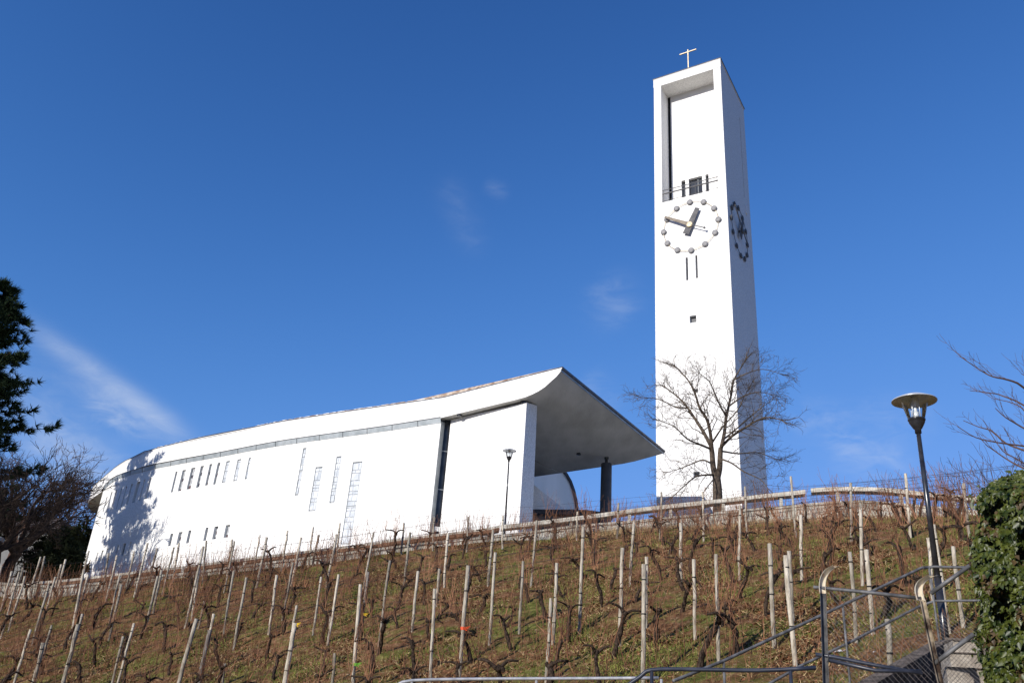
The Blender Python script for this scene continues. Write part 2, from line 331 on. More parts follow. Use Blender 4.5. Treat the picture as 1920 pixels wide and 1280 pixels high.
# ---------------------------------------------------------------- retaining wall and concrete beam
wroot = thing('retaining_wall', 'low weathered concrete retaining wall along the top of the vineyard', 'wall', (0, 37, ground_z(0, 36)))
cx = np.arange(-27, 20.6, .35); wl = MB(); cp = MB()
for a, b in zip(cx[:-1], cx[1:]):
    A = np.array([a, ridge_y(a)]); B = np.array([b, ridge_y(b)]); za, zb = wall_z(a), wall_z(b)
    ia, ib = A+[0, .3], B+[0, .3]
    wl.add([(*A, za-3), (*B, zb-3), (*B, zb-.10), (*A, za-.10), (*ia, za-3), (*ib, zb-3), (*ib, zb-.1), (*ia, za-.1)], [(0, 1, 2, 3), (5, 4, 7, 6)])
    o = np.array([0, -.05]); cp.add([(*(A+o), za-.1), (*(B+o), zb-.1), (*(B+o), zb), (*(A+o), za), (*(ia-o), za-.1), (*(ib-o), zb-.1), (*(ib-o), zb), (*(ia-o), za)], [(0, 1, 2, 3), (5, 4, 7, 6), (3, 2, 6, 7), (1, 0, 4, 5)])
wl.build('wall', M['concrete'], wroot, wroot); cp.build('coping', M['concrete'], wroot, wroot)
BT = [(60, 1090), (117, 1086), (199, 1077), (305, 1064.5), (340, 1061), (518, 1038.5), (696, 1017), (740, 1010), (900, 991), (937, 984), (998, 977.5), (1100, 965), (1207, 950.5), (1320, 938), (1403, 929), (1510, 917.5)]
BR = [(1520, 914.7), (1560, 912.6), (1605, 912.2), (1650, 913.6), (1687, 916.5), (1744, 923), (1790, 927), (1828, 930.6), (1850, 934)]
def beam(px, name, label, mcol, posts, seg):
    P = []
    for p in px: D = ridge_hit(*p)+.1; P.append(atD(*p, D))
    P = bez(P, 4); root = thing(name, label, 'handrail', P[len(P)//2]-[0, 0, 1], 'concrete handrail beams on the retaining wall')
    b = MB(); q = []
    for i, p in enumerate(P):
        t = P[min(i+1, len(P)-1)]-P[max(i-1, 0)]; t[2] = 0; t = unit(t); n = np.array([t[1], -t[0], 0])
        if n[1] > 0: n = -n
        hh = .23 if seg else .19; mid = .10 if seg else .17; q.append((p, p-n*.55, p-n*.55-[0, 0, hh], p+n*.0-[0, 0, hh], p-[0, 0, mid]))
    vs = np.array(q).reshape(-1, 3); fs = []; mi = []
    for i in range(len(q)-1):
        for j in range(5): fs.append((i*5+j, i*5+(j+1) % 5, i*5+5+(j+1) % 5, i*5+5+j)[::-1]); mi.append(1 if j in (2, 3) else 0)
    fs.append((0, 1, 2, 3, 4)); e = (len(q)-1)*5; fs.append((e+4, e+3, e+2, e+1, e)); b.add(vs, fs); b.mi = mi+[0, 0]
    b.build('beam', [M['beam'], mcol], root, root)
    for x in posts:
        D = ridge_hit(x)+.22; i = int(np.argmin([abs(proj(p)[0]-x) for p in P])); top = P[i][2]-.19; r = ray(x, 950)
        m = MB(); X, Y = r[0]*D, r[1]*D; zb = wall_z(X)-.03; m.box((X-.06, Y-.05, zb), (.12, 0, 0), (0, .12, 0), (0, 0, top-zb)); m.build('post', M['beam'], root, root)
BT2 = [p for p in BT if p[0] <= 937]; BT3 = [p for p in BT if p[0] >= 937]; BT3[0] = (940, 983.6)
beam(BT2, 'handrail_beam', 'long rust-stained beam below the church wall, left of the small lamp', M['rustbeam'], [150, 260, 370, 480, 590, 685, 795, 905], 1)
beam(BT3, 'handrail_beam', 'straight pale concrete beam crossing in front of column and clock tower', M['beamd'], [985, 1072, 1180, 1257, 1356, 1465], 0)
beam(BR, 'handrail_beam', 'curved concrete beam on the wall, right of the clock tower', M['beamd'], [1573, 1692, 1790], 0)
# ---------------------------------------------------------------- clock tower
hl = math.radians(-58.2); hr = math.radians(31.2)
TL = np.array([math.sin(hl), math.cos(hl), 0]); TR = np.array([math.sin(hr), math.cos(hr), 0]); TR = unit(TR-TL*(TR@TL)); TZ = np.array([0, 0, 1.])
KS = 1.24; TA = atD(1350, 109.7, 50.0*KS)         # near top corner
ZT = TA[2]; TA0 = np.array([TA[0], TA[1], 0.])
def face(px, py, A, n):             # ray against a vertical plane through A with normal n
    r = ray(px, py); t = (A@n)/(r@n); return r*t
def onF(px, py, d=0): p = face(px, py, TA0-TR*d, TR); return (p-TA0)@TL, p[2]       # front face: (s, z), d = distance in front of the wall
def onR(px, py, d=0): p = face(px, py, TA0-TL*d, TL); return (p-TA0)@TR, p[2]
WF = onF(1225.9, 151.1)[0]; WR = onR(1394.8, 214)[0]
def FP(s, z, d=0): return TA0+TL*s-TR*d+TZ*z      # d>0 : in front of the front face
def RP(s, z, d=0): return TA0+TR*s-TL*d+TZ*z
tb = float(wall_z(TA[0]))-1.5
tower = thing('clock_tower', 'tall white rectangular clock tower with gilt cross on top', 'tower', FP(WF/2, tb+1, -WR/2))
oL = onF(1240.2, 250)[0]; oR = onF(1340.5, 250)[0]; oT = (onF(1239.5, 162)[1]+onF(1337.4, 129.8)[1])/2; oB = (onF(1240.5, 380.7)[1]+onF(1347.2, 353.3)[1])/2
oR = min(oR, onF(1347, 353)[0]); DEP = 1.9
print('tower', WF, WR, 'opening', oL, oR, oT, oB, 'top', ZT, 'base', tb)
m = MB()
def holes_face(m, P, s0, s1, z0, z1, holes, nf):   # wall sheet with rectangular holes and reveals; P(s,z,d)
    ss = sorted(set([s0, s1]+[h[0] for h in holes]+[h[1] for h in holes])); zz = sorted(set([z0, z1]+[h[2] for h in holes]+[h[3] for h in holes]))
    for a, b in zip(ss[:-1], ss[1:]):
        for c, d in zip(zz[:-1], zz[1:]):
            if any(h[0] <= (a+b)/2 <= h[1] and h[2] <= (c+d)/2 <= h[3] for h in holes): continue
            m.add([P(a, c), P(b, c), P(b, d), P(a, d)], [(0, 1, 2, 3)])
    for h in holes:
        a, b, c, d, dep = h
        q = [P(a, c), P(b, c), P(b, d), P(a, d)]; r = [P(a, c, -dep), P(b, c, -dep), P(b, d, -dep), P(a, d, -dep)]
        m.add(q+r, [(i, (i+1) % 4, 4+(i+1) % 4, 4+i) for i in range(4)])
        if nf: m.add(r, [(0, 1, 2, 3)])
def rectF(p0, p1): s0, z0 = onF(*p0); s1, z1 = onF(*p1); return min(s0, s1), max(s0, s1), min(z0, z1), max(z0, z1)
sl1 = rectF((1285.5, 483), (1290.5, 525)); sl2 = rectF((1303.6, 479), (1308.6, 521)); sq1 = rectF((1293, 592.5), (1305.8, 603.5)); sq2 = rectF((1300, 729), (1309, 736)); sq3 = rectF((1300, 884), (1312, 893))
wins = [sl1, sl2, sq1, sq2, sq3]
holes = [(*w, .35) for w in wins]+[(oR, oL, oB, oT, DEP)]
holes_face(m, FP, 0, WF, tb, ZT-.12, holes, False)
gr = rectF; sg0 = onR(1386.8, 220.6); sg1 = onR(1398.9, 375); su0 = onR(1397.6, 386); su1 = onR(1401.5, 406)
slot = (sg0[0]-.10, sg0[0]+.10, sg1[1], sg0[1], .3); litw = (min(su0[0], su1[0])-.12, min(su0[0], su1[0])+.26, su1[1], su0[1], .05)
holes_face(m, RP, 0, WR, tb, ZT-.12, [slot], True)
m.add([FP(WF, tb), FP(WF, tb, -WR), FP(WF, ZT-.12, -WR), FP(WF, ZT-.12)], [(0, 1, 2, 3)])
m.add([FP(0, tb, -WR), FP(WF, tb, -WR), FP(WF, ZT-.12, -WR), FP(0, ZT-.12, -WR)], [(0, 1, 2, 3)])
# recess back: dark strip on the left, white panel on the rest with the door openings
pl = onF(1240.2, 250)[0]-.25
def rectP(p0, p1, dep):
    a = onF(*p0, -dep); b = onF(*p1, -dep); return min(a[0], b[0]), max(a[0], b[0]), min(a[1], b[1]), max(a[1], b[1])
drs = [rectP((1277.5, 341), (1285.8, 371), DEP), rectP((1291, 336), (1317.5, 366), DEP), rectP((1322.6, 328), (1329.6, 358), DEP)]
dtop = max(d[3] for d in drs); PD = lambda s, z, d=0: FP(s, z, d-DEP)
dh = [(d[0], d[1], oB+.02, dtop, .3) for d in drs]
body = m.build('tower_wall', M['white'], tower, tower)
m = MB(); holes_face(m, PD, oR, pl, oB, oT, dh, False); m.build('recess_panel', M['fascia'], tower, tower)
m = MB(); m.box(FP(pl, oB, -DEP), TL*(oL-pl), TR*.9, TZ*(oT-oB)); m.build('dark_gap', M['black'], tower, tower)  # black box stands in for the shade inside the open gap
for d in drs:
    m = MB(); m.add([FP(d[0], oB, -DEP-.3), FP(d[1], oB, -DEP-.3), FP(d[1], dtop, -DEP-.3), FP(d[0], dtop, -DEP-.3)], [(0, 1, 2, 3)])
    w = m.build('balcony_door', M['glassd'], tower, tower)
    if d[1]-d[0] > 1:
        k = MB(); k.box(FP((d[0]+d[1])/2-.2, oB, -DEP-.28), TL*.05, -TR*.04, TZ*(dtop-oB)); k.build('door_frame', M['frame'], w, tower)
m = MB(); m.box(FP(-.06, ZT-.12, .06), TL*(WF+.12), TR*(WR+.12), TZ*.08); m.cm = 1; m.box(FP(-.1, ZT-.04, .10), TL*(WF+.2), TR*(WR+.2), TZ*.07)
m.build('roof_slab', [M['fascia'], M['dmetal']], tower, tower)
m = MB(); hb = onF(1232, 168)[1]
m.box(FP(-.03, oT+.02, .03), TL*(WF+.06), TR*.03, TZ*(ZT-.12-oT-.02)); m.build('top_fascia', M['fascia'], tower, tower)
for i, w in enumerate(wins):
    m = MB(); dd = .33; a, b, c, d = w; fr = .03 if i < 2 else .06
    m.cm = 0; m.add([FP(a, c, -dd), FP(b, c, -dd), FP(b, d, -dd), FP(a, d, -dd)], [(0, 1, 2, 3)])
    wo = m.build('window', M['glassd'], tower, tower)
    k = MB()
    for (x0, x1, y0, y1) in ((a, a+fr, c, d), (b-fr, b, c, d), (a+fr, b-fr, c, c+fr), (a+fr, b-fr, d-fr, d)):
        k.box(FP(x0, y0, -dd+.04), TL*(x1-x0), TR*.035, TZ*(y1-y0))
    k.build('window_frame', M['frame'], wo, tower)
m = MB(); m.box(RP(litw[0], litw[2], .10), TR*(litw[1]-litw[0]), TL*.10, TZ*(litw[3]-litw[2])); m.build('sun_catch_box', M['fascia'], tower, tower)  # added box, shaped to catch the sun as a bright patch
# balcony railing
m = MB()
for h, r in ((.92, .06), (1.3, .036), (.15, .02)):
    m.tube([FP(oR+.02, oB+h, -.05), FP(oL-.02, oB+h, -.05)], r, 6)
for s in np.linspace(oR+.12, oL-.12, 6): m.tube([FP(s, oB, -.05), FP(s, oB+1.3, -.05)], .02, 5)
m.build('balcony_railing', M['darkdisc'], tower, tower)
# clocks
def clock(P, on, c, nm, hub, hour, minute, hourtail, mintail):
    C0 = on(*c, .12); s0, z0 = C0; cl = MB(); ang = np.linspace(0, 2*np.pi, 49); RR = clock.R
    cl.tube([P(s0+RR*math.sin(a)*clock.sg, z0+RR*math.cos(a), .11) for a in ang],   .026, 5, False)
    for k in range(12):
        a = k*math.pi/6; cl.tube([P(s0+RR*math.sin(a)*clock.sg, z0+RR*math.cos(a), 0), P(s0+RR*math.sin(a)*clock.sg, z0+RR*math.cos(a), .1)],   .026, 5)
    ring = cl.build('clock_face', nm, tower, tower)
    for k in range(12):
        a = k*math.pi/6; m = MB(); n = P(0, 0, 1)-P(0, 0, 0)
        m.lathe(P(s0+RR*math.sin(a)*clock.sg, z0+RR*math.cos(a), .08), [(.0, 0), (.25, .0), (.265, .04), (.25, .08), (.15, .11), (.0, .12)], 16, n)
        m.build('hour_marker', clock.dm, ring, tower, True)
    def hand(p0, p1, w0, w1, d, name, mt):
        a = np.array(p0); b = np.array(p1); t = unit(b-a); nn = np.array([-t[1], t[0]]); m = MB()
        q = [a-nn*w0, b-nn*w1, b+nn*w1, a+nn*w0]; m.add([P(*x, d) for x in q]+[P(*x, d+.06) for x in q], [(0, 1, 2, 3), (7, 6, 5, 4)]+[(i, (i+1) % 4, 4+(i+1) % 4, 4+i) for i in range(4)])
        m.build(name, mt, ring, tower)
        return t
    ctr = np.array([s0, z0])
    def pol(h, r): a = h*math.pi/6; return ctr+r*np.array([math.sin(a)*clock.sg, math.cos(a)])
    hand(pol(hour+6, .88), pol(hour, 1.72), .30, .20, .24, 'hour_hand', clock.hm)
    hand(ctr, pol(minute, 2.6), .17, .09, .37, 'minute_hand', M['hand'] if clock.mm is M['gold'] else clock.mm)
    m = MB(); pa = pol(minute+5.9, 1.5); m.tube([P(*ctr, .40), P(*pa, .40)], .045, 5); m.lathe(P(*pa, .33), [(0, 0), (.10, .04), (.10, .11), (0, .15)], 10, P(0, 0, 1)-P(0, 0, 0)); m.build('counterweight', M['darkdisc'], ring, tower)
    m = MB(); m.lathe(P(*ctr, 0), [(.12, 0), (.12, .26), (.26, .28), (.27, .41), (.24, .43), (0, .435)], 20, P(0, 0, 1)-P(0, 0, 0)); m.build('hub', clock.mm, ring, tower, True)
s3 = onF(1220+773/6.095, 300+665/6.095, .2); s9 = onF(1220+178/6.095, 300+680/6.095, .2); z12 = onF(1220+445/6.095, 300+463/6.095, .2)[1]; z6 = onF(1220+458/6.095, 300+1044/6.095, .2)[1]
clock.R = (abs(s3[0]-s9[0])+abs(z12-z6))/4; print('clock R', clock.R, abs(s3[0]-s9[0])/2, abs(z12-z6)/2)
clock.sg = -1; clock.hm = M['darkdisc']; clock.mm = M['gold']; clock.dm = M['hourdisc']
def hour_at(on, px, py, d): q = on(px, py, d); c = on(1220+453.8/6.095, 300+751.7/6.095, .12); return (math.atan2((q[0]-c[0])*clock.sg, q[1]-c[1])*6/math.pi) % 12
hh, mh = hour_at(onF, 1220+545/6.095, 300+535/6.095, .2), hour_at(onF, 1220+120/6.095, 300+645/6.095, .3); print('hands', hh, mh)
clock(FP, onF, (1220+453.8/6.095, 300+751.7/6.095), M['gold'], None, hh, mh, None, None)
clock.sg = 1; clock.hm = M['darkdisc']; clock.mm = M['darkdisc']; clock.dm = M['darkdisc']
clock(RP, onR, (1220+1020/6.095, 300+818/6.095), M['darkdisc'], None, hh, mh, None, None)
# cross on the roof
m = MB(); sc, zc = onF(1289, 131, -.0)
base = FP(sc, ZT+.03, -.3); ht = onF(1287.5, 95, -.3)[1]-ZT
m.box(base-TL*.045-TR*.045, TL*.085, TR*.085, TZ*ht); m.box(base-TL*.84-TR*.06+TZ*(ht-.35), TL*1.68, TR*.10, TZ*.095)
m.build('cross', M['gold'], tower, tower)
# ---------------------------------------------------------------- church
ZS = 16.61; ZB = 16.30; ZR = 18.1
def atZ(px, py, z): r = ray(px, py); return r*z/r[2]
church = thing('church', 'long white oval church hall with curved wall and projecting canopy roof', 'church', (-15, 60, 8.))
wp = [atZ(x, y, ZB)[:2] for x, y in [(827, 792), (709, 809.5), (551, 831), (479, 843), (411, 856), (349, 867), (314, 873.7), (290, 878), (267, 884), (244, 890), (220, 898.5), (206, 908), (194, 920)]]
wp = bez(wp+[np.array([-36.95, 77.4]), np.array([-37.0, 80.]), np.array([-35.4, 84]), np.array([-31, 87])], 8)
cum = np.concatenate([[0], np.cumsum(np.linalg.norm(np.diff(wp, axis=0), axis=1))])
def wall_pt(s, z=0, d=0):
    s = float(np.clip(s, 0, cum[-1])); x = np.interp(s, cum, wp[:, 0]); y = np.interp(s, cum, wp[:, 1])
    e = .4; a = np.array([np.interp(max(s-e, 0), cum, wp[:, 0]), np.interp(max(s-e, 0), cum, wp[:, 1])]); b = np.array([np.interp(min(s+e, cum[-1]), cum, wp[:, 0]), np.interp(min(s+e, cum[-1]), cum, wp[:, 1])])
    t = unit(b-a); n = np.array([-t[1], t[0]])
    if n@np.array([x, y]) > 0 and s < cum[-1]*.8: n = -n
    return np.array([x+n[0]*d, y+n[1]*d, z])
SG = np.linspace(0, cum[-1], 900); PG = np.array([[np.interp(s, cum, wp[:, 0]), np.interp(s, cum, wp[:, 1])] for s in SG]); RG = PG[:, 0]/PG[:, 1]
kmin = int(np.argmin(RG))
def onW(px, py):
    r = ray(px, py); q = r[0]/r[1]; i = int(np.argmin(abs(RG[:kmin]-q))); D = np.linalg.norm(PG[i]); return SG[i], r[2]*D
def wrect(x0, y0, x1, y1, wpx):
    sa, za = onW(x0, y0); sb, zb = onW(x1, y1); s = (sa+sb)/2
    a = onW((x0+x1)/2-wpx/2, (y0+y1)/2)[0]; b = onW((x0+x1)/2+wpx/2, (y0+y1)/2)[0]; w = max(abs(a-b), .18)
    return s-w/2, s+w/2, min(za, zb), max(za, zb)
def c3(L): return [(150+a/4.267, 780+b/4.267, 150+c/4.267, 780+d/4.267, w/4.267) for a, b, c, d, w in L]
WU = c3([(210, 650, 190, 760, 8), (247, 610, 220, 765, 11), (285, 595, 258, 752, 11), (326, 578, 297, 738, 11), (367, 560, 335, 722, 11), (410, 543, 378, 705, 15), (465, 525, 430, 690, 24), (513, 508, 480, 675, 13), (562, 495, 527, 660, 18)])
WV = c3([(770, 442, 738, 608, 13), (832, 430, 800, 598, 24), (903, 412, 872, 583, 30), (975, 398, 947, 570, 24), (1045, 382, 1016, 553, 20), (1107, 372, 1080, 545, 18), (1183, 358, 1154, 532, 28), (1273, 343, 1243, 518, 32), (1355, 330, 1330, 503, 17)])
WLo = c3([(137, 1090, 130, 1170, 8), (178, 1072, 165, 1160, 13), (216, 1058, 202, 1150, 13), (300, 1030, 286, 1130, 14), (355, 1015, 338, 1112, 24), (403, 1005, 390, 1100, 11), (735, 938, 714, 1038, 20), (805, 925, 785, 1025, 28), (878, 912, 861, 1015, 20), (1015, 890, 1000, 995, 19), (1090, 880, 1073, 983, 27), (1185, 868, 1166, 970, 31)])
def c4(L): return [(340+a/3.368, 720+b/3.368, 340+c/3.368, 720+d/3.368, w/3.368) for a, b, c, d, w in L]
WT4 = c4([(776, 402, 733, 703, 21), (865, 521, 828, 801, 42), (990, 454, 953, 750, 34), (1106, 489, 1048, 1010, 60)])
wins = [(wrect(*w), 'k', .30) for w in WU]+[(wrect(*w), 'm' if i < 6 else 'l', .14 if i < 6 else .08) for i, w in enumerate(WV)]+[(wrect(*w), 'd', .18) for w in WLo]+[(wrect(*w), 'l', .07) for w in WT4]
# curved wall with holes
m = MB(); holes = [(*w[0], w[2]) for w in wins]; s_end = cum[-1]; zlo = 3.0; ZW = ZB+.05
ss = sorted(set(list(np.arange(0, s_end, .6))+[s_end]+[h[0] for h in holes]+[h[1] for h in holes]))
for a, b in zip(ss[:-1], ss[1:]):
    if b-a < 1e-4: continue
    hs = sorted([(h[2], h[3]) for h in holes if h[0]-1e-4 <= (a+b)/2 <= h[1]+1e-4]); z = zlo; segs = []
    for h0, h1 in hs:
        if h0 > z: segs.append((z, h0))
        z = max(z, h1)
    segs.append((z, ZW))
    for c, d in segs: m.add([wall_pt(b, c), wall_pt(a, c), wall_pt(a, d), wall_pt(b, d)], [(0, 1, 2, 3)])
for h in holes:
    a, b, c, d, dep = h; q = [wall_pt(b, c), wall_pt(a, c), wall_pt(a, d), wall_pt(b, d)]; r = [wall_pt(b, c, -dep), wall_pt(a, c, -dep), wall_pt(a, d, -dep), wall_pt(b, d, -dep)]
    m.add(q+r, [(i, 4+i, 4+(i+1) % 4, (i+1) % 4) for i in range(4)])
# back of the hall
bk = [wp[-1], np.array([-20, 92.]), np.array([0, 84.]), np.array([6.5, 72.]), np.array([1.5, 60]), np.array([-1.0, 53.0])]
for a, b in zip(bk[:-1], bk[1:]): m.add([(*a, zlo), (*b, zlo), (*b, ZW), (*a, ZW)], [(3, 2, 1, 0)])
m.build('wall', M['white'], church, church)
print('wins', [tuple(round(float(q), 2) for q in w[0]) for w in wins[:9]], 'kmin', SG[kmin])
def uvquad(name, pts, m_, parent, w, h):
    me = bpy.data.meshes.new(name); off = np.array(church.location); me.from_pydata([tuple(p-off) for p in pts], [], [(0, 1, 2, 3)])
    uv = me.uv_layers.new(name='UVMap'); k = random.uniform(0, 9); 
    for i, (u, v) in enumerate(((0, 0), (w, 0), (w, h), (0, h))): uv.data[i].uv = (u+k, v+k)
    me.materials.append(m_); o = bpy.data.objects.new(name, me); COL.objects.link(o); o.parent = parent; return o
random.seed(3)
for w, kd, dep in wins:
    a, b, c, d = w; dd = dep-.01; fr = .045; q = [wall_pt(b, c, -dd), wall_pt(a, c, -dd), wall_pt(a, d, -dd), wall_pt(b, d, -dd)]
    fm = MB()
    for (x0, x1, y0, y1) in ((a, a+fr, c, d), (b-fr, b, c, d), (a+fr, b-fr, c, c+fr), (a+fr, b-fr, d-fr, d)):
        P0 = wall_pt(x0, y0, -dd+.05); P1 = wall_pt(x1, y0, -dd+.05); nn = wall_pt(x0, y0, -dd)-P0; fm.box(P0, P1-P0, nn, TZ*(y1-y0))
    if kd == 'l' and d-c > 3:
        y0 = c+(d-c)*(.52 if w is wins[-4][0] else .3 if w is not wins[-1][0] else .45); P0 = wall_pt(a, y0, -dd+.05); P1 = wall_pt(b, y0, -dd+.05); fm.box(P0, P1-P0, wall_pt(a, y0, -dd)-P0, TZ*.05)
    wo = fm.build('window', M['frame'], church, church)
    if kd == 'l':   # irregular tracery bars standing on the glass
        t = MB(); y = c+.1
        while y < d-.15:
            hh = random.uniform(.18, .6); hh = min(hh, d-.08-y); xm = random.uniform(a+.2*(b-a), b-.2*(b-a))
            for (x0, x1, y0, y1) in ((a+fr+.01, xm-.012, y, y+hh-.05), (xm+.012, b-fr-.01, y+.02, y+hh-.03)):
                if x1-x0 < .03: continue
                P0 = wall_pt(x0, y0, -dd+.035); P1 = wall_pt(x1, y0, -dd+.035); t.box(P0, P1-P0, wall_pt(x0, y0, -dd)-P0, TZ*max(.05, y1-y0))
            y += hh
        t.build('tracery', M['lead'], wo, church)
    uvquad('pane', q, M['leadL'] if kd == 'l' else M['glassd'] if kd == 'k' else M['leadD'], wo, b-a, d-c)
# flashing strip
m = MB(); sst = np.arange(0, SG[kmin]-1, .5)
for a, b in zip(sst[:-1], sst[1:]):
    q = [wall_pt(a, ZB-.02, .03), wall_pt(b, ZB-.02, .03), wall_pt(b, ZS, .10), wall_pt(a, ZS, .10)]; m.add(q, [(0, 1, 2, 3)])
    q = [wall_pt(a, ZB-.02, .03), wall_pt(b, ZB-.02, .03), wall_pt(b, ZB-.02, 0), wall_pt(a, ZB-.02, 0)]; m.add(q, [(3, 2, 1, 0)])
m.cm = 1
for s in np.arange(1.8, SG[kmin], 2.1): P0 = wall_pt(s, ZB-.03, .05); P1 = wall_pt(s+.05, ZB-.03, .05); m.box(P0, P1-P0, wall_pt(s, ZB, .0)-wall_pt(s, ZB, .09), TZ*.01); m.tube([wall_pt(s, ZB-.02, .04), wall_pt(s, ZS, .11)], .018, 4)
m.cm = 1; m.tube([wall_pt(s, ZS+.01, .12) for s in sst], .022, 5)
m.build('flashing', [M['zinc'], M['dmetal']], church, church)
# roof: fascia band with a rounded overhang past the far end of the wall
sA = onW(262, 884)[0]; fsn = np.arange(0, sA, .6)
FO = [wall_pt(t, 0, .10+.12*(t/sA)**2) for t in fsn]+[np.array([*atZ(x, y, ZS+.02)[:2], 0]) for x, y in [(240, 888), (228, 894), (215.7, 902), (206, 909), (196.9, 916.2), (185.2, 925), (173.4, 933.8), (167, 939), (164.7, 944), (164.6, 948), (166, 953), (173.4, 959.6), (181.7, 963)]]
FO += [np.array([-38.5, 91.5, 0]), np.array([-33, 92.5, 0])]
FO = np.array(FO)
RPX = [(160, 928), (167.6, 919.7), (178, 909), (191, 896), (202.8, 885.7), (220.3, 871.7), (243.8, 858.8), (267, 849.4), (290.7, 841.8), (314, 835), (384, 818.7), (480, 800), (518, 791.5), (637, 773), (830, 745)]
def roof_z(P):
    x, _ = proj((P[0], P[1], ZR)); y = np.interp(x, [a for a, _ in RPX], [b for _, b in RPX]); return float(np.clip(ray(x, y)[2]*math.hypot(P[0], P[1]), 17.2, 19.0))
imn = int(np.argmin(FO[:, 0]/FO[:, 1])); FZ = np.array([roof_z(p) for p in FO[:imn]]+[roof_z(FO[imn-1])]*(len(FO)-imn)); print('roof z', FZ[::8])
for _ in range(3): FZ[1:-1] = (FZ[:-2]+FZ[1:-1]*2+FZ[2:])/4
K = FO[0]; ZK = FZ[0]
m = MB()
for a, b, za, zb in zip(FO[:-1], FO[1:], FZ[:-1], FZ[1:]): m.add([(a[0], a[1], ZS+.02), (b[0], b[1], ZS+.02), (b[0], b[1], zb-.10), (a[0], a[1], za-.10)], [(3, 2, 1, 0)])
CFn = atZ(1052, 688, ZR+.02)[:2]; CB = atZ(1245, 845, ZR+.02)[:2]     # canopy front corner, rear corner
fdir = unit(np.array(K[:2])-CFn); rdir = unit(CB-CFn)
# front fascia profile of the canopy (s from corner along the front, bottom z)
def onC(px, py):
    n = np.array([fdir[1], -fdir[0], 0]); A = np.array([*CFn, 0]); p = face(px, py, A, n); return (p-A)[:2]@fdir, p[2]
prof = [(0, ZR-.22)]+[onC(*p) for p in [(1050.5, 697), (1043, 706), (1035, 713), (1022, 725), (1010, 733), (998, 739), (984.7, 744.4), (960, 751), (930, 758), (880, 770), (830, 782.3)]]
Lf = np.linalg.norm(np.array(K[:2])-CFn); prof = [(max(0, s), z) for s, z in prof]; print('canopy front', Lf, prof, 'side', np.linalg.norm(CB-CFn))
prof[-1] = (Lf, prof[-1][1]); zin = prof[-1][1]
P3 = lambda s, z, r=0: np.array([*(CFn+fdir*s+rdir*r), z])
q = [P3(s, z) for s, z in prof]; qt = [P3(s, ZR-.10+(ZK-ZR)*s/Lf) for s, z in prof]; n = len(q)
m.add(q+qt, [(i, i+1, n+i+1, n+i) for i in range(n-1)])
m.build('fascia', M['fascia'], church, church)
# canopy soffit: loft from the front profile to the thin rear profile
bprof = [(s, float(np.interp(s, [0, 2.9, 12], [ZR-.16, 17.6, 17.55]))) for s, zf in prof]; LB = np.linalg.norm(CB-CFn)
SF = MB(); NR = 10; rows = []
for j in range(NR+1):
    t = j/NR; rows.append([P3(s, zf*(1-t**.8)+zb*t**.8, LB*t) for (s, zf), (_, zb) in zip(prof, bprof)])
V = [p for r_ in rows for p in r_]; SF.add(V, [(j*n+i, (j+1)*n+i, (j+1)*n+i+1, j*n+i+1) for j in range(NR) for i in range(n-1)])
e = n; ext = [P3(Lf, prof[-1][1]), P3(Lf, bprof[-1][1], LB), P3(Lf+6, bprof[-1][1], LB), P3(Lf+.5, prof[-1][1], 1.0)]; SF.add(ext, [(0, 1, 2, 3)])
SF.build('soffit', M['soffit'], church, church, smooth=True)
# overhang soffit along the curved wall
m = MB(); nA = len(fsn)
for i in range(nA-1):
    a, b = fsn[i], fsn[i+1]; A, B = FO[i], FO[i+1]; m.add([(A[0], A[1], ZS+.02), (B[0], B[1], ZS+.02), tuple(wall_pt(b, ZS+.02, -.1)), tuple(wall_pt(a, ZS+.02, -.1))], [(0, 1, 2, 3)])
outer = [(p[0], p[1], ZS+.02) for p in FO[nA-1:]]; inner = [tuple(wall_pt(t, ZS+.02, -.2)) for t in np.linspace(fsn[-1], cum[-1], 16)]
m.add(outer+inner[::-1], [tuple(range(len(outer)+len(inner)))])
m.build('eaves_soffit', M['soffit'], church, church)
# roof plate and its thin metal edge
outl = [tuple(p[:2]) for p in FO[1:]]+[tuple(b) for b in bk[1:3]]+[tuple(P3(Lf+5, 0, LB)[:2]), tuple(CB), tuple(CFn), tuple(K[:2])]
outl = np.array(outl); cen = outl.mean(0); OZ = np.array(list(FZ[1:])+[ZR, ZR, ZR, ZR, ZR, ZK])
m = MB(); big = [tuple(p+unit(p-cen)*.06) for p in outl]; m.cm = 0; m.prism(big, OZ-.10, OZ-.03, False)
big2 = [tuple(p+unit(p-cen)*.10) for p in outl]; m.cm = 1; m.prism(big2, OZ-.03, OZ+.04, False)
m.build('roof_edge', [M['fascia'], M['dmetal']], church, church)
m = MB(); inn = [tuple(p*.5+cen*.5) for p in outl]; nn = len(outl); vs = [(*p, z+.036) for p, z in zip(big2, OZ)]+[(*p, ZR+.3) for p in inn]
m.add(vs, [(i, (i+1) % nn, nn+(i+1) % nn, nn+i) for i in range(nn)]+[tuple(range(nn, 2*nn))]); rf = m.build('roof', M['tile'], church, church)
m = MB(); rt = random.Random(5)      # rough first course of tiles seen over the edge
for i in range(1, nA-2):
    A, B = FO[i], FO[i+1]; t = (B-A)/3; 
    for k in range(3):
        o = A+t*k; inw = np.array([*(unit(cen-o[:2])*.5), .05]); m.cm = rt.randrange(2)
        m.box((o[0]+inw[0]*.1, o[1]+inw[1]*.1, FZ[i]+.04), t*.96, inw, (0, 0, rt.uniform(.02, .07)))
m.build('tile_course', [M['tile'], M['fascia']], rf, church)
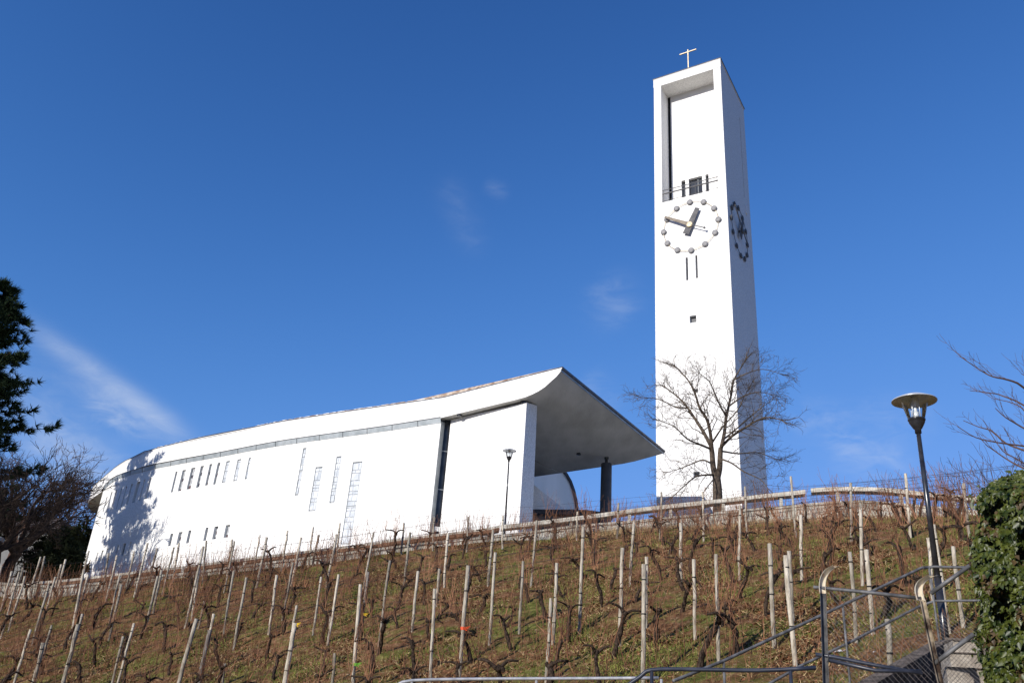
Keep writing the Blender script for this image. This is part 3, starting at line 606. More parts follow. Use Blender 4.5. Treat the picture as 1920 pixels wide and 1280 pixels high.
# wide canopy rim darker on the side
m = MB(); A = P3(0, ZR-.10); B = P3(0, ZR-.10, LB); w = np.array([*(-fdir), 0]); m.box(A+w*.02, B-A, w*.08, TZ*.13); m.build('canopy_rim', M['dmetal'], church, church)
m = MB(); A = P3(0, ZR-.24); B = P3(0, ZR-.24, LB); m.box(A-w*.03, B-A, w*.05, TZ*.13); m.build('canopy_edge', M['zinc'], church, church)
# pier wall under the canopy
pr = atZ(987.5, 754.2, ZS)[:2]; plf = atZ(845.5, 786.5, ZS)[:2]; pd = unit(plf-pr); th = np.array([rdir[0], rdir[1]])
prb = atD(975, 973, np.linalg.norm(pr)-.1); 
pier = [pr, plf, plf+th*1.0, pr+th*1.25]
m = MB(); 
lowp = [pr-th*.0, plf, plf+th*1.0, pr+th*1.7]
zt = [ZS+.0, ZS+.0, ZS+.1, ZS+.25]
vs = [(*p, 3.) for p in lowp]+[(*p, z) for p, z in zip(pier, zt)]; m.add(vs, [(0, 3, 2, 1), (4, 5, 6, 7)]+[(i, (i+1) % 4, 4+(i+1) % 4, 4+i) for i in range(4)][::1])
m.build('pier_wall', M['white'], church, church)
# slot window between curved wall and pier: grey jamb, dark glass
w0 = wall_pt(0, 0)[:2]; jn = th*.42; m = MB(); m.add([(*w0, 3), (*(w0+jn), 3), (*(w0+jn), ZB+.1), (*w0, ZB+.1)], [(0, 1, 2, 3)]); m.build('slot_jamb', M['zinc'], church, church)
g0 = w0+jn*.95; g1 = plf+th*.35; m = MB(); m.add([(*g0, 3), (*g1, 3), (*g1, ZS), (*g0, ZS)], [(0, 1, 2, 3)]); so_ = m.build('slot_window', M['glassd'], church, church)
zf = float(ray(825, 985)[2]*49); k = MB(); k.box((*(g0-jn*.12), zf-.3), (*(g1-g0), 0), (*(jn*.1), 0), (0, 0, .3)); k.build('threshold', M['fascia'], so_, church)
for h in (2.2, 4.6, 7.0): k = MB(); k.box((*(g0-jn*.05), zf+h), (*(g1-g0), 0), (*(jn*.04), 0), (0, 0, .06)); k.build('transom', M['frame'], so_, church)
# downlights
for (x, y) in ((862, 776.5), (981, 751.5), (1085, 849)):
    r = ray(x, y); t = 43.; best = None
    for t in np.linspace(43, 60, 400):
        p = r*t; s = (p[:2]-CFn)@np.linalg.inv(np.array([[fdir[0], fdir[1]], [rdir[0], rdir[1]]])); tt = s[1]/LB
        if not (0 <= s[0] <= Lf+.5 and 0 <= tt <= 1): continue
        zs = np.interp(s[0], [a for a, _ in prof], [b for _, b in prof])*(1-tt**.8)+np.interp(s[0], [a for a, _ in bprof], [b for _, b in bprof])*tt**.8
        if best is None or abs(p[2]-zs) < best[0]: best = (abs(p[2]-zs), p, zs)
    m = MB(); m.lathe((best[1][0], best[1][1], best[2]-.16), [(0, 0), (.16, .02), (.17, .1), (.13, .17)], 14); m.build('downlight', M['blackmetal'], church, church)
# vaulted side building seen below the canopy
vb = thing('vaulted_chapel', 'grey concrete chapel with curved vault edge, seen under the canopy', 'chapel', (3, 64, 10.))
DV = 66.; vn = unit(np.array([.78, -.62, 0])); VA = np.array([0, DV, 0])
vo = [(975, 868), (1010, 864), (1038, 868), (1052, 877), (1062, 889), (1070, 903), (1076, 920), (1080, 937), (1082.5, 955), (1082.5, 1000), (975, 1000)]
vp_ = [face(x, y, VA, vn) for x, y in vo]; m = MB(); n = len(vp_); back = [p+np.array([-5.5, 5.5, 0]) for p in vp_]
m.add(vp_, [tuple(range(n))[::-1]]); m.build('end_wall', M['vault'], vb, vb)
m = MB(); rim = [face(x, y, VA-np.array([0, .2, 0]), vn) for x, y in vo[:9]]; m.tube(rim, .16, 6); m.build('vault_rim', M['dmetal'], vb, vb)
m = MB(); m.add(vp_[:9]+back[:9], [(i, i+1, 9+i+1, 9+i) for i in range(8)]); m.build('vault_roof', M['dmetal'], vb, vb)
lb = thing('entrance_building', 'low flat-roofed glazed building behind the pale handrail beam', 'building', (6, 60, 9.))
VA2 = np.array([0, 61., 0]); vn = unit(np.array([-.1, -1, 0])); a0 = face(985, 954, VA2, vn); a1 = face(1098, 955, VA2, vn); a2 = face(1150, 962, VA2, vn)
m = MB(); 
for p, q_ in ((a0, a1), (a1, a2)): m.box(p-TZ*.35, q_-p, (0, 3, 0), TZ*.35)
m.build('roof', M['dmetal'], lb, lb)
m = MB(); p = a0+np.array([.2, .5, -4.0]); q_ = a1+np.array([1.5, .5, -4.0]); m.box(p, q_-p, (0, 2.5, 0), TZ*3.65); w_ = m.build('wall', M['hwall'], lb, lb)
for k in range(5):
    m = MB(); o = p+(q_-p)*(k+.08)/5+np.array([0, -.06, 1.7]); m.box(o, (q_-p)*.84/5, (0, .05, 0), TZ*1.6); g_ = m.build('window', M['glassd'], lb, lb)
cl_ = thing('canopy_column', 'dark grey round column carrying the far edge of the canopy', 'column', atD(1136, 955, 58.))
cc = atD(1136, 930, 58.)[:2]; m = MB(); ztop = ray(1136, 869)[2]*58; m.lathe((*cc, 6.), [(.45, 0), (.385, ztop-6-.02), (.36, ztop-6), (0, ztop-6)], 28); m.build('shaft', M['column'], cl_, cl_, True)
m = MB(); m.lathe((*cc, ztop), [(.12, 0), (.12, .3), (.16, .31), (.16, .55), (0, .56)], 16); m.build('bearing', M['blackmetal'], cl_, cl_, True)
# ---------------------------------------------------------------- street lamps
def lamp(px0, py0, px1, py1, D, head, label, tilt=0, clear=True):
    b = atD(px0, py0, D); t = atD(px1, py1, D); t = np.array([b[0]+(t[0]-b[0])*tilt, b[1]+(t[1]-b[1])*tilt, t[2]]); H = t[2]-b[2]; ax = unit(t-b)
    r = thing('street_lamp', label, 'street lamp', b, 'street lamps')
    m = MB(); m.tube([b-ax*.6, b+ax*H*.28], [.062*head, .058*head], 12); m.tube([b+ax*H*.28, b+ax*H*.285], [.072*head]*2, 12); m.tube([b+ax*H*.28, t], [.050*head, .038*head], 12); m.build('pole', M['blackmetal'], r, r, True)
    h = head; m = MB(); m.lathe(t, [(.0, 0), (.055*h, 0), (.055*h, .07*h), (.075*h, .09*h), (.135*h, .20*h), (.14*h, .24*h), (.15*h, .245*h), (.15*h, .275*h), (0, .275*h)], 24, ax); m.build('base_cup', M['blackmetal'], r, r, True)
    m = MB(); m.lathe(t, [(.14*h, .275*h), (.165*h, .36*h), (.20*h, .50*h), (.235*h, .62*h)], 28, ax); m.build('glass_shade', M['lampglass'] if clear else M['blackmetal'], r, r, True)
    m = MB(); m.lathe(t, [(0, .70*h), (.20*h, .69*h), (.385*h, .61*h), (.39*h, .62*h), (.385*h, .63*h), (.2*h, .72*h), (0, .74*h)], 32, ax); m.build('hood', M['hood'], r, r, True)
    m = MB(); m.lathe(t, [(0, .275*h), (.05*h, .28*h), (.05*h, .40*h), (.032*h, .41*h), (.032*h, .52*h), (.06*h, .53*h), (.06*h, .68*h)], 14, ax)
    for k in range(4):
        a = k*math.pi/2+.5; o = np.array([math.cos(a), math.sin(a), 0])*.085*h; m.tube([t+o+ax*.27*h, t+o+ax*.66*h], .008*h, 6)
    m.build('bulb', M['bulb'], r, r, True)
    return r
M['hood'] = mat('brushed_hood', (.50, .52, .55), (.60, .62, .65), 3, .3, 0, None, .5, .3)
M['bulb'] = mat('lamp_inner_fittings', (.65, .65, .66), (.8, .8, .8), 3, .3, 0, None, .5, .2)
lamp(1773, 1197, 1722, 812, 15.5, .97, 'tall black street lamp with round glass head beside the steps', 1)
lamp(946, 1000, 951, 865, 38.2, .86, 'small black street lamp standing in front of the church wall', .3, True)
# ---------------------------------------------------------------- bare trees
def rot(v, ax, a): ax = unit(ax); return v*math.cos(a)+np.cross(ax, v)*math.sin(a)+ax*(ax@v)*(1-math.cos(a))
def grow(m, p, d, L, r, depth, R, nseg=5, wig=.16, up=.04, split=(2, 3), ang=(.35, .8), rmin=.006, side=True, shrink=.68):
    pts = [p.copy()]; d = unit(d); dirs = [d]
    for i in range(nseg):
        d = unit(d+np.array([R.gauss(0, wig), R.gauss(0, wig), R.gauss(0, wig)+up])); p = p+d*L/nseg; pts.append(p.copy()); dirs.append(d)
    r1 = max(rmin*.6, r*.55); rad = [r+(r1-r)*i/nseg for i in range(nseg+1)]
    m.tube(pts, rad, 7 if r > .05 else 4 if r > .015 else 3, False)
    if depth <= 0: return
    def child(i, f, l):
        b = dirs[i]; ax = unit(np.cross(b, [R.gauss(0, 1), R.gauss(0, 1), R.gauss(0, 1)])); nd = rot(b, ax, R.uniform(*ang)); grow(m, pts[i], nd, l, max(rmin, rad[i]*f), depth-1, R, nseg, wig*1.1, up, split, ang, rmin, side, shrink)
    for _ in range(R.randint(*split)): child(nseg, .8, L*shrink*R.uniform(.8, 1.1))
    if side:
        for i in range(1, nseg):
            if R.random() < .75: child(i, .55, L*shrink*R.uniform(.55, .95))
def limb(m, pts, r0, r1): P = bez(pts, 3); n = len(P); m.tube(P, list(np.linspace(r0, r1, n)), 7, False); return P
# tree in front of the tower: the main limbs, each with its own distance
DT = 41.0; R = random.Random(11)
def tp(x, y, dz=0): return atD(x, y, DT+dz)
tb_ = tp(1345, 948); tree = thing('bare_tree', 'leafless spreading tree standing in front of the clock tower', 'tree', tb_)
m = MB(); limb(m, [tb_-[0, 0, .6], tp(1345, 925), tp(1344, 905), tp(1343, 893)], .26, .20)
limb(m, [tp(1343, 900), tp(1337, 875), tp(1335, 850), tp(1333, 835)], .155, .12); limb(m, [tp(1344, 900), tp(1349, 878), tp(1350, 855), tp(1351, 840)], .155, .12)
m.build('trunk', M['bark'], tree, tree, True)
m = MB()
LB_ = [([(1334, 838, 0), (1318, 808, .6), (1303, 785, 1), (1290, 765, 1.3), (1272, 745, 1.6), (1250, 728, 1.8)], .10), ([(1336, 850, 0), (1332, 812, -.5), (1325, 785, -.8), (1312, 765, -1), (1304, 740, -1.3), (1292, 715, -1.5), (1270, 690, -1.6)], .095),
  ([(1351, 845, 0), (1358, 812, .4), (1361, 785, .6), (1366, 762, .8), (1372, 735, 1), (1376, 712, 1.2), (1395, 680, 1.4)], .10), ([(1362, 780, .6), (1350, 760, .1), (1341, 740, -.4), (1330, 715, -1), (1312, 700, -1.4)], .05),
  ([(1352, 838, 0), (1372, 818, -.8), (1395, 803, -1.4), (1420, 788, -2), (1440, 782, -2.3), (1462, 786, -2.5)], .075), ([(1355, 825, .2), (1385, 800, 1.4), (1420, 770, 2.2), (1448, 750, 2.6)], .05),
  ([(1334, 842, 0), (1310, 832, -.8), (1288, 822, -1.5), (1265, 800, -2), (1242, 790, -2.3)], .06), ([(1337, 870, 0), (1318, 862, .6), (1300, 868, 1.2), (1275, 878, 1.6), (1255, 884, 2)], .05),
  ([(1340, 890, 0), (1325, 890, -.6), (1305, 893, -1), (1288, 906, -1.4), (1262, 930, -1.6)], .06), ([(1352, 860, 0), (1372, 868, -.6), (1395, 884, -1), (1425, 898, -1.4), (1440, 915, -1.6)], .05),
  ([(1341, 895, 0), (1332, 905, -.8), (1318, 925, -1.2), (1318, 940, -1.3)], .035), ([(1290, 765, 1.3), (1265, 762, 1.2), (1235, 748, 1), (1205, 745, .8)], .045), ([(1351, 845, 0), (1385, 850, .8), (1420, 848, 1.4), (1455, 860, 1.8)], .05),
  ([(1366, 762, .8), (1395, 742, .4), (1425, 735, 0), (1455, 742, -.3)], .045), ([(1376, 712, 1.2), (1400, 700, .9), (1430, 692, .6), (1462, 700, .4)], .04), ([(1335, 830, 0), (1355, 800, -1.6), (1382, 770, -2.2), (1400, 735, -2.6)], .05)]
for pts, r in LB_:
    P = limb(m, [tp(*q_) for q_ in pts], r, r*.3); n = len(P)
    for i in range(2, n):
        k = i/n
        for _ in range(2 if k > .35 else 1):
            if R.random() < .82:
                b = unit(P[i]-P[i-1]); ax = unit(np.cross(b, [R.gauss(0, 1), R.gauss(0, 1), R.gauss(0, 1)])); nd = rot(b, ax, R.uniform(.5, 1.1)); nd[2] += .05
                grow(m, P[i], nd, R.uniform(.8, 1.4)*(1.15-.45*k), max(.011, r*(1-.7*k)*.36), 2, R, 4, .2, .02, (1, 2), (.4, .9), .0065, True, .62)
    for _ in range(3): grow(m, P[-1], P[-1]-P[-2], R.uniform(.5, .95), r*.3, 2, R, 4, .2, .02, (1, 2), (.3, .7), .0065, True, .62)
m.build('branches', M['bark'], tree, tree)
print('tower tree faces', len(m.f))
# background trees on the left
def btree(px, D, H, r, seed, label, mt, lean=0, base_y=1075, depth=5, L0=.30, name='bare_tree', group='leafless trees left of the church'):
    R = random.Random(seed); b = atD(px, base_y, D); b[2] = float(ground_z(b[0], b[1])) if D < 36 else min(b[2], b[2]); t = thing(name, label, 'tree', b, group)
    m = MB(); d = unit([lean, 0, 1.]); pts = [b-[0, 0, 1.5]]; p = b.copy()
    for i in range(4): p = p+d*H*.22/4; pts.append(p+np.array([R.gauss(0, .05), R.gauss(0, .05), 0])*i)
    m.tube(pts, list(np.linspace(r*1.2, r*.8, 5)), 9, False); m.build('trunk', mt, t, t, True)
    m = MB()
    for k in range(6):
        a = k*1.05+R.uniform(-.3, .3); el = R.uniform(.5, 1.25); dd = np.array([math.cos(a)*math.cos(el), math.sin(a)*math.cos(el), math.sin(el)]); st_ = pts[-1]-d*H*.10*R.random()
        grow(m, st_, dd, H*L0*R.uniform(.8, 1.1), r*.5, depth-1, R, 4, .15, .05, (2, 3), (.3, .8), .016, True, .68)
    m.build('branches', mt, t, t); print(label, len(m.f)); return t
btree(8, 68, 10.6, .36, 21, 'large dark leafless tree at left, nearest the church end', M['barkd'], .12, 1085, 5)
btree(-30, 58, 10.5, .32, 22, 'dark leafless tree behind the conifer at the left edge', M['barkd'], .05, 1090, 5)
btree(112, 108, 13, .3, 23, 'distant leafless tree just behind the church roof end', M['twigr'], .1, 1070, 5)
btree(0, 90, 16, .32, 24, 'tall reddish leafless tree rising behind the conifer', M['twigr'], .12, 1085, 5)
# right-hand bare tree: trunk out of frame, long limbs reaching in
R = random.Random(5); DR = 17.; rb = atD(2050, 1080, DR); rb[2] -= 1.5; rt_ = thing('bare_tree', 'leafless tree reaching in over the ivy at the right edge', 'tree', rb)
q = lambda x, y, dz=0: atD(x, y, DR+dz)
m = MB(); limb(m, [rb, q(2040, 1000), q(2025, 930), q(2010, 880)], .16, .10); m.build('trunk', M['twigr'], rt_, rt_, True)
m = MB()
for pts, r in [([(2015, 880, 0), (1980, 790, -.5), (1920, 727, -1), (1890, 712, -1.2), (1862, 706, -1.3), (1840, 695, -1.3), (1800, 668, -1.3)], .026), ([(2015, 890, 0), (1960, 800, .4), (1920, 760, .8), (1880, 742, 1), (1860, 737, 1), (1818, 732, 1)], .024),
    ([(2018, 900, 0), (1960, 860, .4), (1920, 844, .5), (1885, 830, .6), (1860, 808, .7), (1835, 800, .8), (1806, 788, .9)], .026), ([(2018, 910, 0), (1960, 845, -.4), (1920, 836, -.5), (1875, 830, -.6), (1830, 820, -.7), (1795, 799, -.8)], .022),
    ([(2020, 930, 0), (1970, 900, 0), (1920, 878, .2), (1890, 862, .3), (1865, 845, .4), (1848, 833, .5)], .024), ([(2020, 930, 0), (1960, 830, -.8), (1915, 800, -1), (1885, 782, -1.2), (1866, 765, -1.2)], .022),
    ([(2022, 950, 0), (1970, 850, 1.2), (1925, 775, 1.6), (1900, 756, 1.7), (1862, 747, 1.8)], .02), ([(2022, 960, 0), (1960, 900, 1), (1910, 862, 1.4), (1880, 845, 1.5), (1850, 800, 1.6)], .02), ([(2010, 880, 0), (1970, 760, 1), (1935, 715, 1), (1915, 700, 1)], .02)]:
    P = limb(m, [q(*z_) for z_ in pts], r, .006); n = len(P)
    for i in range(3, n):
        for _ in range(1):
            if R.random() < .55:
                b = unit(P[i]-P[i-1]); nd = unit(b*.8+np.array([R.gauss(0, .25), R.gauss(0, .25), R.uniform(.1, .8)])); grow(m, P[i], nd, R.uniform(.2, .45), .005, 1, R, 4, .12, .06, (1, 2), (.2, .6), .0035, True, .7)
m.build('branches', M['twigr'], rt_, rt_)
rb = atD(1885, 1010, 16.5); bs = thing('bare_shrub', 'thin leafless shrub just behind the top of the ivy hedge', 'shrub', rb); m = MB()
for k in range(20): grow(m, rb+np.array([R.uniform(-.1, 1.3), R.uniform(-.5, .5), 0]), [R.uniform(-.35, .15), R.uniform(-.3, .3), 1], R.uniform(.6, 1.05), .009, 2, R, 5, .12, .05, (1, 2), (.2, .6), .004, True, .6)
m.build('stems', M['twigr'], bs, bs)
# ---------------------------------------------------------------- conifer, evergreen shrubs
def tufts(C, Dr, nb, L, w, rs, spread=.9):
    n = len(C); C = np.repeat(C, nb, 0); Dr = np.repeat(Dr, nb, 0); d = Dr+rs.normal(size=C.shape)*spread; d /= np.linalg.norm(d, axis=1)[:, None]
    sdir = np.cross(d, rs.normal(size=C.shape)); sdir /= np.linalg.norm(sdir, axis=1)[:, None]; l = L*rs.uniform(.6, 1.2, (len(C), 1))
    V = np.stack([C-sdir*w/2, C+sdir*w/2, C+d*l], 1).reshape(-1, 3); Fc = np.arange(len(V)).reshape(-1, 3); return V, Fc
rs = np.random.default_rng(3)
def conifer(base, H, Rm, label, seed):
    r_ = np.random.default_rng(seed); t = thing('pine_tree', label, 'tree', base); m = MB(); m.tube([base-[0, 0, 2], base+[0, 0, H*.5], base+[.2, 0, H]], [.6, .35, .06], 9); 
    C = []; Dd = []; bm = MB()
    for k in range(165):
        f = r_.uniform(.10, 1)**.85; z = f*H; rr = Rm*(1-f)**.62*r_.uniform(.62, 1.12)*(1+.22*math.sin(f*38))+.3; a = r_.uniform(0, 2*np.pi)
        o = base+[0, 0, z]; dr = np.array([math.cos(a), math.sin(a), 0.]); pts = [o, o+dr*rr*.5+[0, 0, -.02*rr], o+dr*rr+[0, 0, .14*rr]]; bm.tube(pts, [.09, .05, .02], 4, False)
        nt_ = int(5+rr*5.6)
        for j in range(nt_):
            u = r_.uniform(.25, 1.03); lat = np.array([-dr[1], dr[0], 0])*r_.normal()*rr*.16*(1.15-u*.4); C.append(o+dr*rr*u+lat+np.array([0, 0, (-.02 if u < .5 else -.02+.32*(u-.5))*rr+r_.normal()*.14])); Dd.append(dr*.9+np.array([0, 0, .55]))
    m.build('trunk', M['barkd'], t, t); bm.build('branches', M['barkd'], t, t)
    V, Fc = tufts(np.array(C), np.array(Dd), 19, .62, .085, r_, .62); soup('foliage', V, Fc, M['needle'], parent=t, root=t); print('conifer', len(Fc)); return t
cb = atD(-185, 1080, 70.); cb[2] = 5.
conifer(cb, ray(2, 545)[2]*70-5.+.4, 7.0, 'huge dark green conifer cut by the left edge of the photo', 4)
def bush(center, rad, n, L, w, mt, label, name='evergreen_shrub', seed=1):
    r_ = np.random.default_rng(seed); t = thing(name, label, 'shrub', (center[0], center[1], center[2]-rad[2])); d = r_.normal(size=(n, 3)); d /= np.linalg.norm(d, axis=1)[:, None]
    lump = 1+.16*np.sin(d[:, 0]*7+1)+.14*np.sin(d[:, 2]*9+d[:, 1]*6); C = np.array(center)+d*np.array(rad)*(r_.uniform(.45, 1, (n, 1))**.4)*lump[:, None]
    V, Fc = tufts(C, d*.6+[0, 0, .3], 9, L, w, r_, .8); soup('foliage', V, Fc, mt, parent=t, root=t)
    m = MB(); b = np.array(center)-[0, 0, rad[2]+.8]
    for k in range(4): m.tube([b, b+np.array([r_.normal()*.5*rad[0]*.4, 0, rad[2]*1.2])], [.12, .04], 5)
    m.build('stem', M['barkd'], t, t); return t
bush(atD(136, 1050, 96.), (2.2, 2.0, 3.6), 1300, .45, .13, M['evleaf'], 'dark rounded evergreen shrub against the left end of the church', seed=2)
bush(atD(98, 1062, 70.), (1.9, 1.6, 2.4), 900, .4, .12, M['evleaf'], 'low dark evergreen shrub left of the rounded one', seed=5)
# house behind the trees
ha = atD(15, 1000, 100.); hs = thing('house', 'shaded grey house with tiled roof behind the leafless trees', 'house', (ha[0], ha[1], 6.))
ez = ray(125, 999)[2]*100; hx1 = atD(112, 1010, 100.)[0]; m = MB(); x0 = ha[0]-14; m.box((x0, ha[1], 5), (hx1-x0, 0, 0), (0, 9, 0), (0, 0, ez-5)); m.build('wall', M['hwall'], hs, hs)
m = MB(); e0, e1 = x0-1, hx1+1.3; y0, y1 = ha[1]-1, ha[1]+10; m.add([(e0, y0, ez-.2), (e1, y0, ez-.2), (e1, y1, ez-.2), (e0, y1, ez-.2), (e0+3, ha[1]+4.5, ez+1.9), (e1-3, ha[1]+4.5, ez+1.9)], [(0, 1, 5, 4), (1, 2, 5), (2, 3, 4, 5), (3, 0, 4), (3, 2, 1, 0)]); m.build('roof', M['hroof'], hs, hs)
for k in range(6):
    m = MB(); wx_ = hx1-2.6-k*2.6; m.box((wx_, ha[1]-.06, ez-2.6), (1.0, 0, 0), (0, .05, 0), (0, 0, 1.4)); w_ = m.build('window', M['frame'], hs, hs)
    k2 = MB(); k2.box((wx_+.08, ha[1]-.09, ez-2.52), (.84, 0, 0), (0, .02, 0), (0, 0, 1.24)); k2.build('pane', M['glassd'], w_, hs)
# ---------------------------------------------------------------- ivy hedge at the right
IP = [(1905, 888), (1880, 893), (1862, 905), (1838, 925), (1838, 950), (1848, 975), (1835, 1000), (1830, 1030), (1826, 1065), (1835, 1100), (1850, 1130), (1845, 1160), (1828, 1190), (1845, 1225), (1850, 1260), (1862, 1300)]
DI = 9.4; ivr = thing('ivy_hedge', 'big glossy ivy-covered hedge filling the lower right corner', 'hedge', atD(1960, 1290, DI))
r_ = np.random.default_rng(12); n = 29000; ys_ = np.array([p[1] for p in IP]); xs_ = np.array([p[0] for p in IP])
py = r_.uniform(880, 1330, n); xl = np.interp(py, ys_, xs_); px = xl+np.where(r_.uniform(0, 1, n) < .62, r_.uniform(0, 1, n)**1.25*190, r_.uniform(150, 470, n))+np.where(r_.uniform(0, 1, n) < .12, r_.normal(size=n)*11, r_.normal(size=n)*4)
dd = (px-xl)/190; depth = DI+.75-(np.sqrt(np.clip(dd, 0, 1))-np.clip(dd-1.6, 0, 1)**2*1.0)*1.35+r_.uniform(0, .5, n)**1.5*1.2+.14*np.sin(py/26.)+.12*np.sin(px/17.+py/40.)
depth += np.clip(900-py, 0, 30)*.02+.30*np.clip(np.sin(px/13.+2*np.sin(py/19.))*np.sin(py/11.+px/37.), 0, 1)
C = np.array([ray(a, b)*d for a, b, d in zip(px, py, depth)])
bz = C[:, 2] > 1.0
nrm = unit([-.5, -.85, .25])+r_.normal(size=(n, 3))*.55; nrm /= np.linalg.norm(nrm, axis=1)[:, None]
dn = np.array([0, 0, -1.])+r_.normal(size=(n, 3))*.45; dn -= nrm*(dn*nrm).sum(1)[:, None]; dn /= np.linalg.norm(dn, axis=1)[:, None]; sd = np.cross(nrm, dn); L = r_.uniform(.032, .085, (n, 1)); Wd = L*.34
V = np.stack([C, C+dn*L*.35+sd*Wd+nrm*.008, C+dn*L-nrm*.006, C+dn*L*.35-sd*Wd+nrm*.008], 1).reshape(-1, 3); base_i = np.arange(n)*4
Fc = np.concatenate([np.stack([base_i, base_i+1, base_i+2], 1), np.stack([base_i, base_i+2, base_i+3], 1)])
kind = (np.sin(px/21.+1)*np.sin(py/17.)+r_.normal(size=n)*.35 > .78).astype(int); soup('leaves', V, Fc, [M['ivy'], M['ivyb']], np.concatenate([kind, kind]), parent=ivr, root=ivr)
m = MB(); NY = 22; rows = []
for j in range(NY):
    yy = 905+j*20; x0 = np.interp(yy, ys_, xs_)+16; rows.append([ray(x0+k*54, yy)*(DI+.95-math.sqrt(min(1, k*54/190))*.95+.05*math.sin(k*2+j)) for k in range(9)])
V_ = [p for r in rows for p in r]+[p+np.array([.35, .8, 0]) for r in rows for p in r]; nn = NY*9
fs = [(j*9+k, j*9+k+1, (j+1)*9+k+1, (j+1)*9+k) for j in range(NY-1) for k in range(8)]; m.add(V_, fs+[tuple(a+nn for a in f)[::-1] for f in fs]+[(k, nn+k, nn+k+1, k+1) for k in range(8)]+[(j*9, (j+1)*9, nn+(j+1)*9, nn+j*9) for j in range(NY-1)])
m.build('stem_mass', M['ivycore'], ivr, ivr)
# ---------------------------------------------------------------- steps, rails, gate
st = thing('stone_steps', 'concrete steps with sloping side wall at the lower right', 'steps', atD(1760, 1290, 11.)-[0, 0, .5])
cA = atD(1560, 1305, 10.6); cB = atD(1742, 1204, 14.6); cC = atD(1772, 1197, 14.9); cD = atD(1870, 1203, 14.9); m = MB()
for a, b in ((cA, cB), (cB, cC), (cC, cD)):
    a, b = np.array(a), np.array(b); t = unit([(b-a)[0], (b-a)[1], 0]); nrm_ = np.array([t[1], -t[0], 0])
    m.add([a, b, b+nrm_*.22, a+nrm_*.22, a-[0, 0, 2.2], b-[0, 0, 2.2], b+nrm_*.22-[0, 0, 2.2], a+nrm_*.22-[0, 0, 2.2]], [(3, 2, 1, 0), (2, 3, 7, 6), (0, 1, 5, 4), (1, 2, 6, 5), (3, 0, 4, 7)])
m.build('side_wall', M['stepd'], st, st)
sdir_ = unit(np.array([.30, .95, 0])); wd = unit(np.array([.95, -.30, 0]))
for k, (yt, yb, Dk) in enumerate([(1284, 1310, 10.4), (1251, 1277, 10.9), (1223, 1245, 11.5), (1200, 1220, 12.1)]):
    m = MB(); a = atD(1768+k*6, yt, Dk); m.box(a-[0, 0, .4], wd*2.2, sdir_*.62, (0, 0, .4)); m.cm = 1; m.box(a-sdir_*.03, wd*2.2, sdir_*.10, (0, 0, .012)); m.build('step', [M['step'], M['stepd']], st, st)
def rail(paths, name, label, posts, r, mt, root_at, mt2=None):
    root = thing(name, label, 'handrail', root_at, 'metal handrails by the steps')
    for i, p in enumerate(paths):
        m = MB(); m.tube(bez(p, 3) if len(p) > 2 else p, r if i == 0 else r*.9, 9); m.build('top_rail' if i == 0 else 'mid_rail', mt, root, root, True)
    for a, b in posts: m = MB(); m.tube([a, b], r*.85, 8); m.build('post', mt2 or mt, root, root, True)
    return root
D1 = lambda x: float(np.interp(x, [1260, 1355, 1580, 1740, 1900], [11.2, 11.8, 13.2, 14.6, 14.8]))
G = lambda x, y: atD(x, y, D1(x))
def dense(pts): 
    o = []
    for (a, b), (c, d) in zip(pts[:-1], pts[1:]): o += [(a+(c-a)*t, b+(d-b)*t) for t in (0, .12, .5, .88)]
    return o+[pts[-1]]
posts = []
for x, y in ((1357, 1238), (1580, 1134), (1742, 1062)): a = G(x, y); posts.append((a, a-[0, 0, 1.35]))
rail([[G(*p) for p in dense([(1262, 1276), (1357, 1238), (1580, 1134), (1728, 1064), (1752, 1062), (1850, 1064)])], [G(*p) for p in dense([(1430, 1288), (1500, 1248), (1592, 1204), (1722, 1137), (1752, 1126), (1850, 1125)])]], 'handrail', 'grey pipe handrail sloping up to the tall street lamp', posts, .021, M['pipe'], G(1580, 1280), M['pipe'])
a = atD(1225, 1254, 7.6); b = atD(1480, 1253, 7.6)
rail([[atD(1165, 1292, 7.6), atD(1200, 1268, 7.6), atD(1222, 1255, 7.6), atD(1300, 1254, 7.6), atD(1420, 1256, 7.6), atD(1530, 1251, 7.6)]], 'handrail', 'dark blue handrail with bent end at the bottom edge', [(atD(1222, 1257, 7.6), atD(1222, 1257, 7.6)-[0, 0, .8]), (atD(1482, 1255, 7.6), atD(1482, 1255, 7.6)-[0, 0, .8])], .017, M['darkrail'], atD(1350, 1290, 7.6)-[0, 0, .6])
rail([[atD(740, 1286, 12), atD(772, 1275, 12), atD(900, 1272, 12), atD(1100, 1271, 12), atD(1235, 1270, 12)]], 'handrail', 'light galvanised pipe rail along the bottom of the vineyard', [(atD(x, 1272, 12), atD(x, 1272, 12)-[0, 0, .9]) for x in (773, 1006, 1240)], .021, M['pipel'], atD(1000, 1290, 12)-[0, 0, .8])
gt = thing('gate', 'rusty cream gate of two curved-top posts with chain-link mesh', 'gate', atD(1650, 1300, 9.5)-[0, 0, .8])
GD = lambda x, y, d=0: atD(x, y, 9.5+d)
def channel(pts, mt, w=.04):
    P = bez(pts, 4); m = MB(); vs = []; n = len(P); side = np.array([1., .1, 0]); fwd = np.array([-.35, -1., 0])*.045
    for p in P:
        for sx, fy in ((-w, 1), (-w, 0), (w, 0), (w, 1), (w*.82, 1), (w*.82, .15), (-w*.82, .15), (-w*.82, 1)): vs.append(p+side*sx-fwd*0+fwd*fy)
    fs = [(i*8+j, i*8+(j+1) % 8, (i+1)*8+(j+1) % 8, (i+1)*8+j) for i in range(n-1) for j in range(8)]; m.add(vs, fs+[tuple((n-1)*8+j for j in (1, 2, 3, 4, 5, 6, 7, 0))]); m.build('post', mt, gt, gt)
